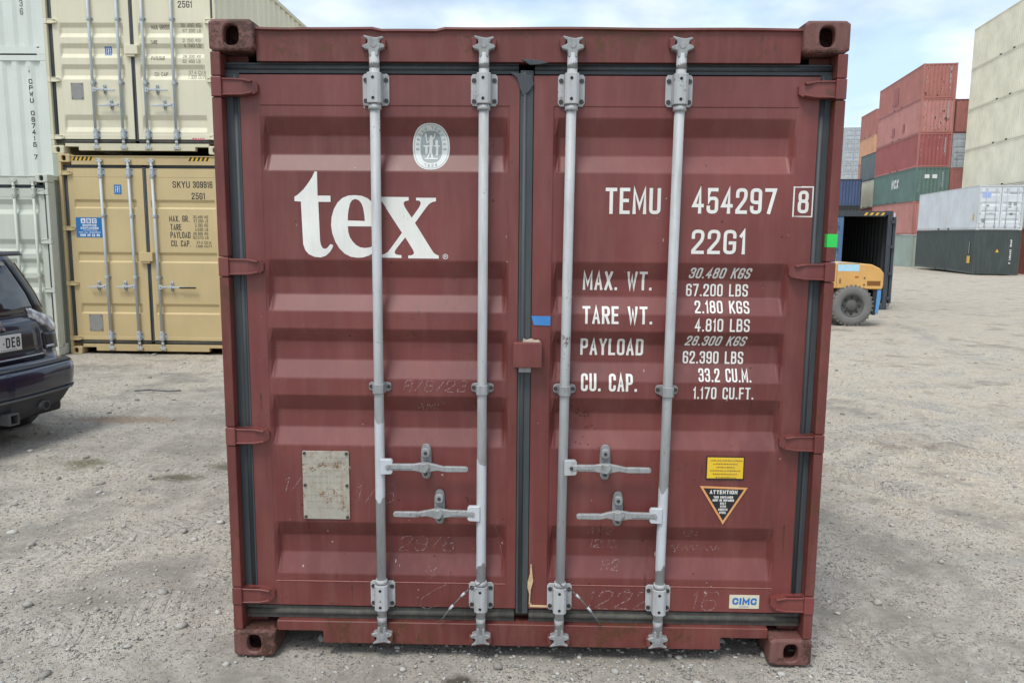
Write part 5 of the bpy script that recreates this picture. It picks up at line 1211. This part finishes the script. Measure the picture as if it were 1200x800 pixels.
    for (sx, sy, rx, ry, col) in ((-.25, -.15, .085, .06, (.050, .040, .030)), (-2.55, 2.45, .20, .10, (.12, .105, .07)), (-3.85, 4.2, .6, .16, (.28, .20, .14)), (-3.4, 2.75, .18, .16, (.19, .175, .11)), (-2.3, 2.75, .16, .10, (.15, .14, .10)), (3.3, 3.6, .3, .12, (.24, .20, .16))):
        q = t.nodes.new('ShaderNodeMapping'); q.inputs['Location'].default_value = (-sx/rx, -sy/ry, 0); q.inputs['Scale'].default_value = (1/rx, 1/ry, 0)
        L.new(v, q.inputs[0]); ln = t.nodes.new('ShaderNodeVectorMath'); ln.operation = 'LENGTH'; L.new(q.outputs[0], ln.inputs[0])
        ad = math_('MULTIPLY_ADD', noise(t, 11, 5, .75, v).outputs[0], 2.2, ln.outputs['Value'])
        c = mixc(t, ramp(t, ad, 1.5, 2.3, (.85, .85, .85, 1), (0, 0, 0, 1)), c, col)
    L.new(c, p.inputs['Base Color']); p.inputs['Roughness'].default_value = .95; p.inputs['Specular IOR Level'].default_value = .2
    hh = math_('MULTIPLY_ADD', lug, .34, hsum); hh = math_('MULTIPLY_ADD', dust, 1.1, hh)
    bp = t.nodes.new('ShaderNodeBump'); bp.inputs['Strength'].default_value = 1.0; bp.inputs['Distance'].default_value = .012; L.new(hh, bp.inputs['Height']); L.new(bp.outputs[0], p.inputs['Normal'])
    return m
g = obj('ground', me, ground_mat()); g['kind'] = 'structure'; g['label'] = 'pale grey gravel yard with dusty tyre tracks'

# loose stones
def stones(name, n, sampler, size, mat, label):
    ico = bmesh.new(); bmesh.ops.create_icosphere(ico, subdivisions=1, radius=1); ico.verts.ensure_lookup_table()
    bv = np.array([v.co[:] for v in ico.verts]); bf = np.array([[v.index for v in f.verts] for f in ico.faces]); ico.free()
    nv, nf = len(bv), len(bf); P = sampler(n); n = len(P)
    s = size(n); z = ground_h(P[:, 0], P[:, 1])
    ang = rng.random(n)*2*PI; ca, sa = np.cos(ang), np.sin(ang)
    jit = 1+rng.uniform(-.32, .32, (n, nv, 1)); B = bv[None]*jit*np.stack([s*rng.uniform(.8, 1.5, n), s*rng.uniform(.6, 1.1, n), s*rng.uniform(.35, .7, n)], -1)[:, None, :]
    Xr = B[..., 0]*ca[:, None]-B[..., 1]*sa[:, None]; Yr = B[..., 0]*sa[:, None]+B[..., 1]*ca[:, None]
    W = np.stack([Xr+P[:, 0:1], Yr+P[:, 1:2], B[..., 2]+(z+s*.28)[:, None]], -1).reshape(-1, 3)
    Fa = (bf[None]+(np.arange(n)*nv)[:, None, None]).reshape(-1, 3)
    me = bpy.data.meshes.new(name); me.vertices.add(len(W)); me.vertices.foreach_set('co', W.ravel()); me.loops.add(Fa.size); me.loops.foreach_set('vertex_index', Fa.ravel().astype(np.int32))
    me.polygons.add(len(Fa)); me.polygons.foreach_set('loop_start', np.arange(0, Fa.size, 3, dtype=np.int32)); me.polygons.foreach_set('loop_total', np.full(len(Fa), 3, dtype=np.int32)); me.update(); me.validate()
    o = obj(name, me, mat); o['kind'] = 'stuff'; o['label'] = label
    return o
def stone_mat():
    m, t, p = newmat('loose_stone'); gm = t.nodes.new('ShaderNodeNewGeometry')
    tc = t.nodes.new('ShaderNodeTexCoord')
    r = t.nodes.new('ShaderNodeValToRGB'); e = r.color_ramp.elements; e[0].color = (.20, .19, .17, 1); e[1].color = (.62, .60, .56, 1); e[1].position = 1; k_ = e.new(.5); k_.color = (.40, .38, .34, 1)
    t.links.new(gm.outputs['Random Per Island'], r.inputs[0])
    t.links.new(mixc(t, .35, r.outputs[0], ramp(t, noise(t, 60, 3, .6, tc.outputs['Object']).outputs[0], .3, .7, (.18, .17, .15, 1), (.42, .4, .36, 1))), p.inputs['Base Color']); p.inputs['Roughness'].default_value = .9
    return m
SM = stone_mat()
def samp(n):
    ang = rng.uniform(RAD(-42), RAD(42), n); d = 1.6+14*rng.random(n)**1.6
    P = np.stack([CX+d*np.sin(ang)*1.05, CY+d*np.cos(ang)], 1)
    k_ = ~((np.abs(P[:, 0]) < 1.0) & (P[:, 1] > .6) & (P[:, 1] < 6))
    dens = vnoise(P[:, 0], P[:, 1], .9, 9)+vnoise(P[:, 0], P[:, 1], 2.5, 10)*.6+.5
    k_ &= rng.random(n) < np.clip(dens*1.1, .12, 1)
    k_ &= rng.random(n) < np.where(P[:, 0] > 1.3, .45, 1.0)
    return P[k_]
stones('loose_gravel', 60000, samp, lambda n: .0028+.0085*rng.random(n)**3, SM, 'scatter of small loose gravel over the yard')
stones('loose_stones', 4500, samp, lambda n: .009+.020*rng.random(n)**4, SM, 'larger loose stones strewn over the yard')
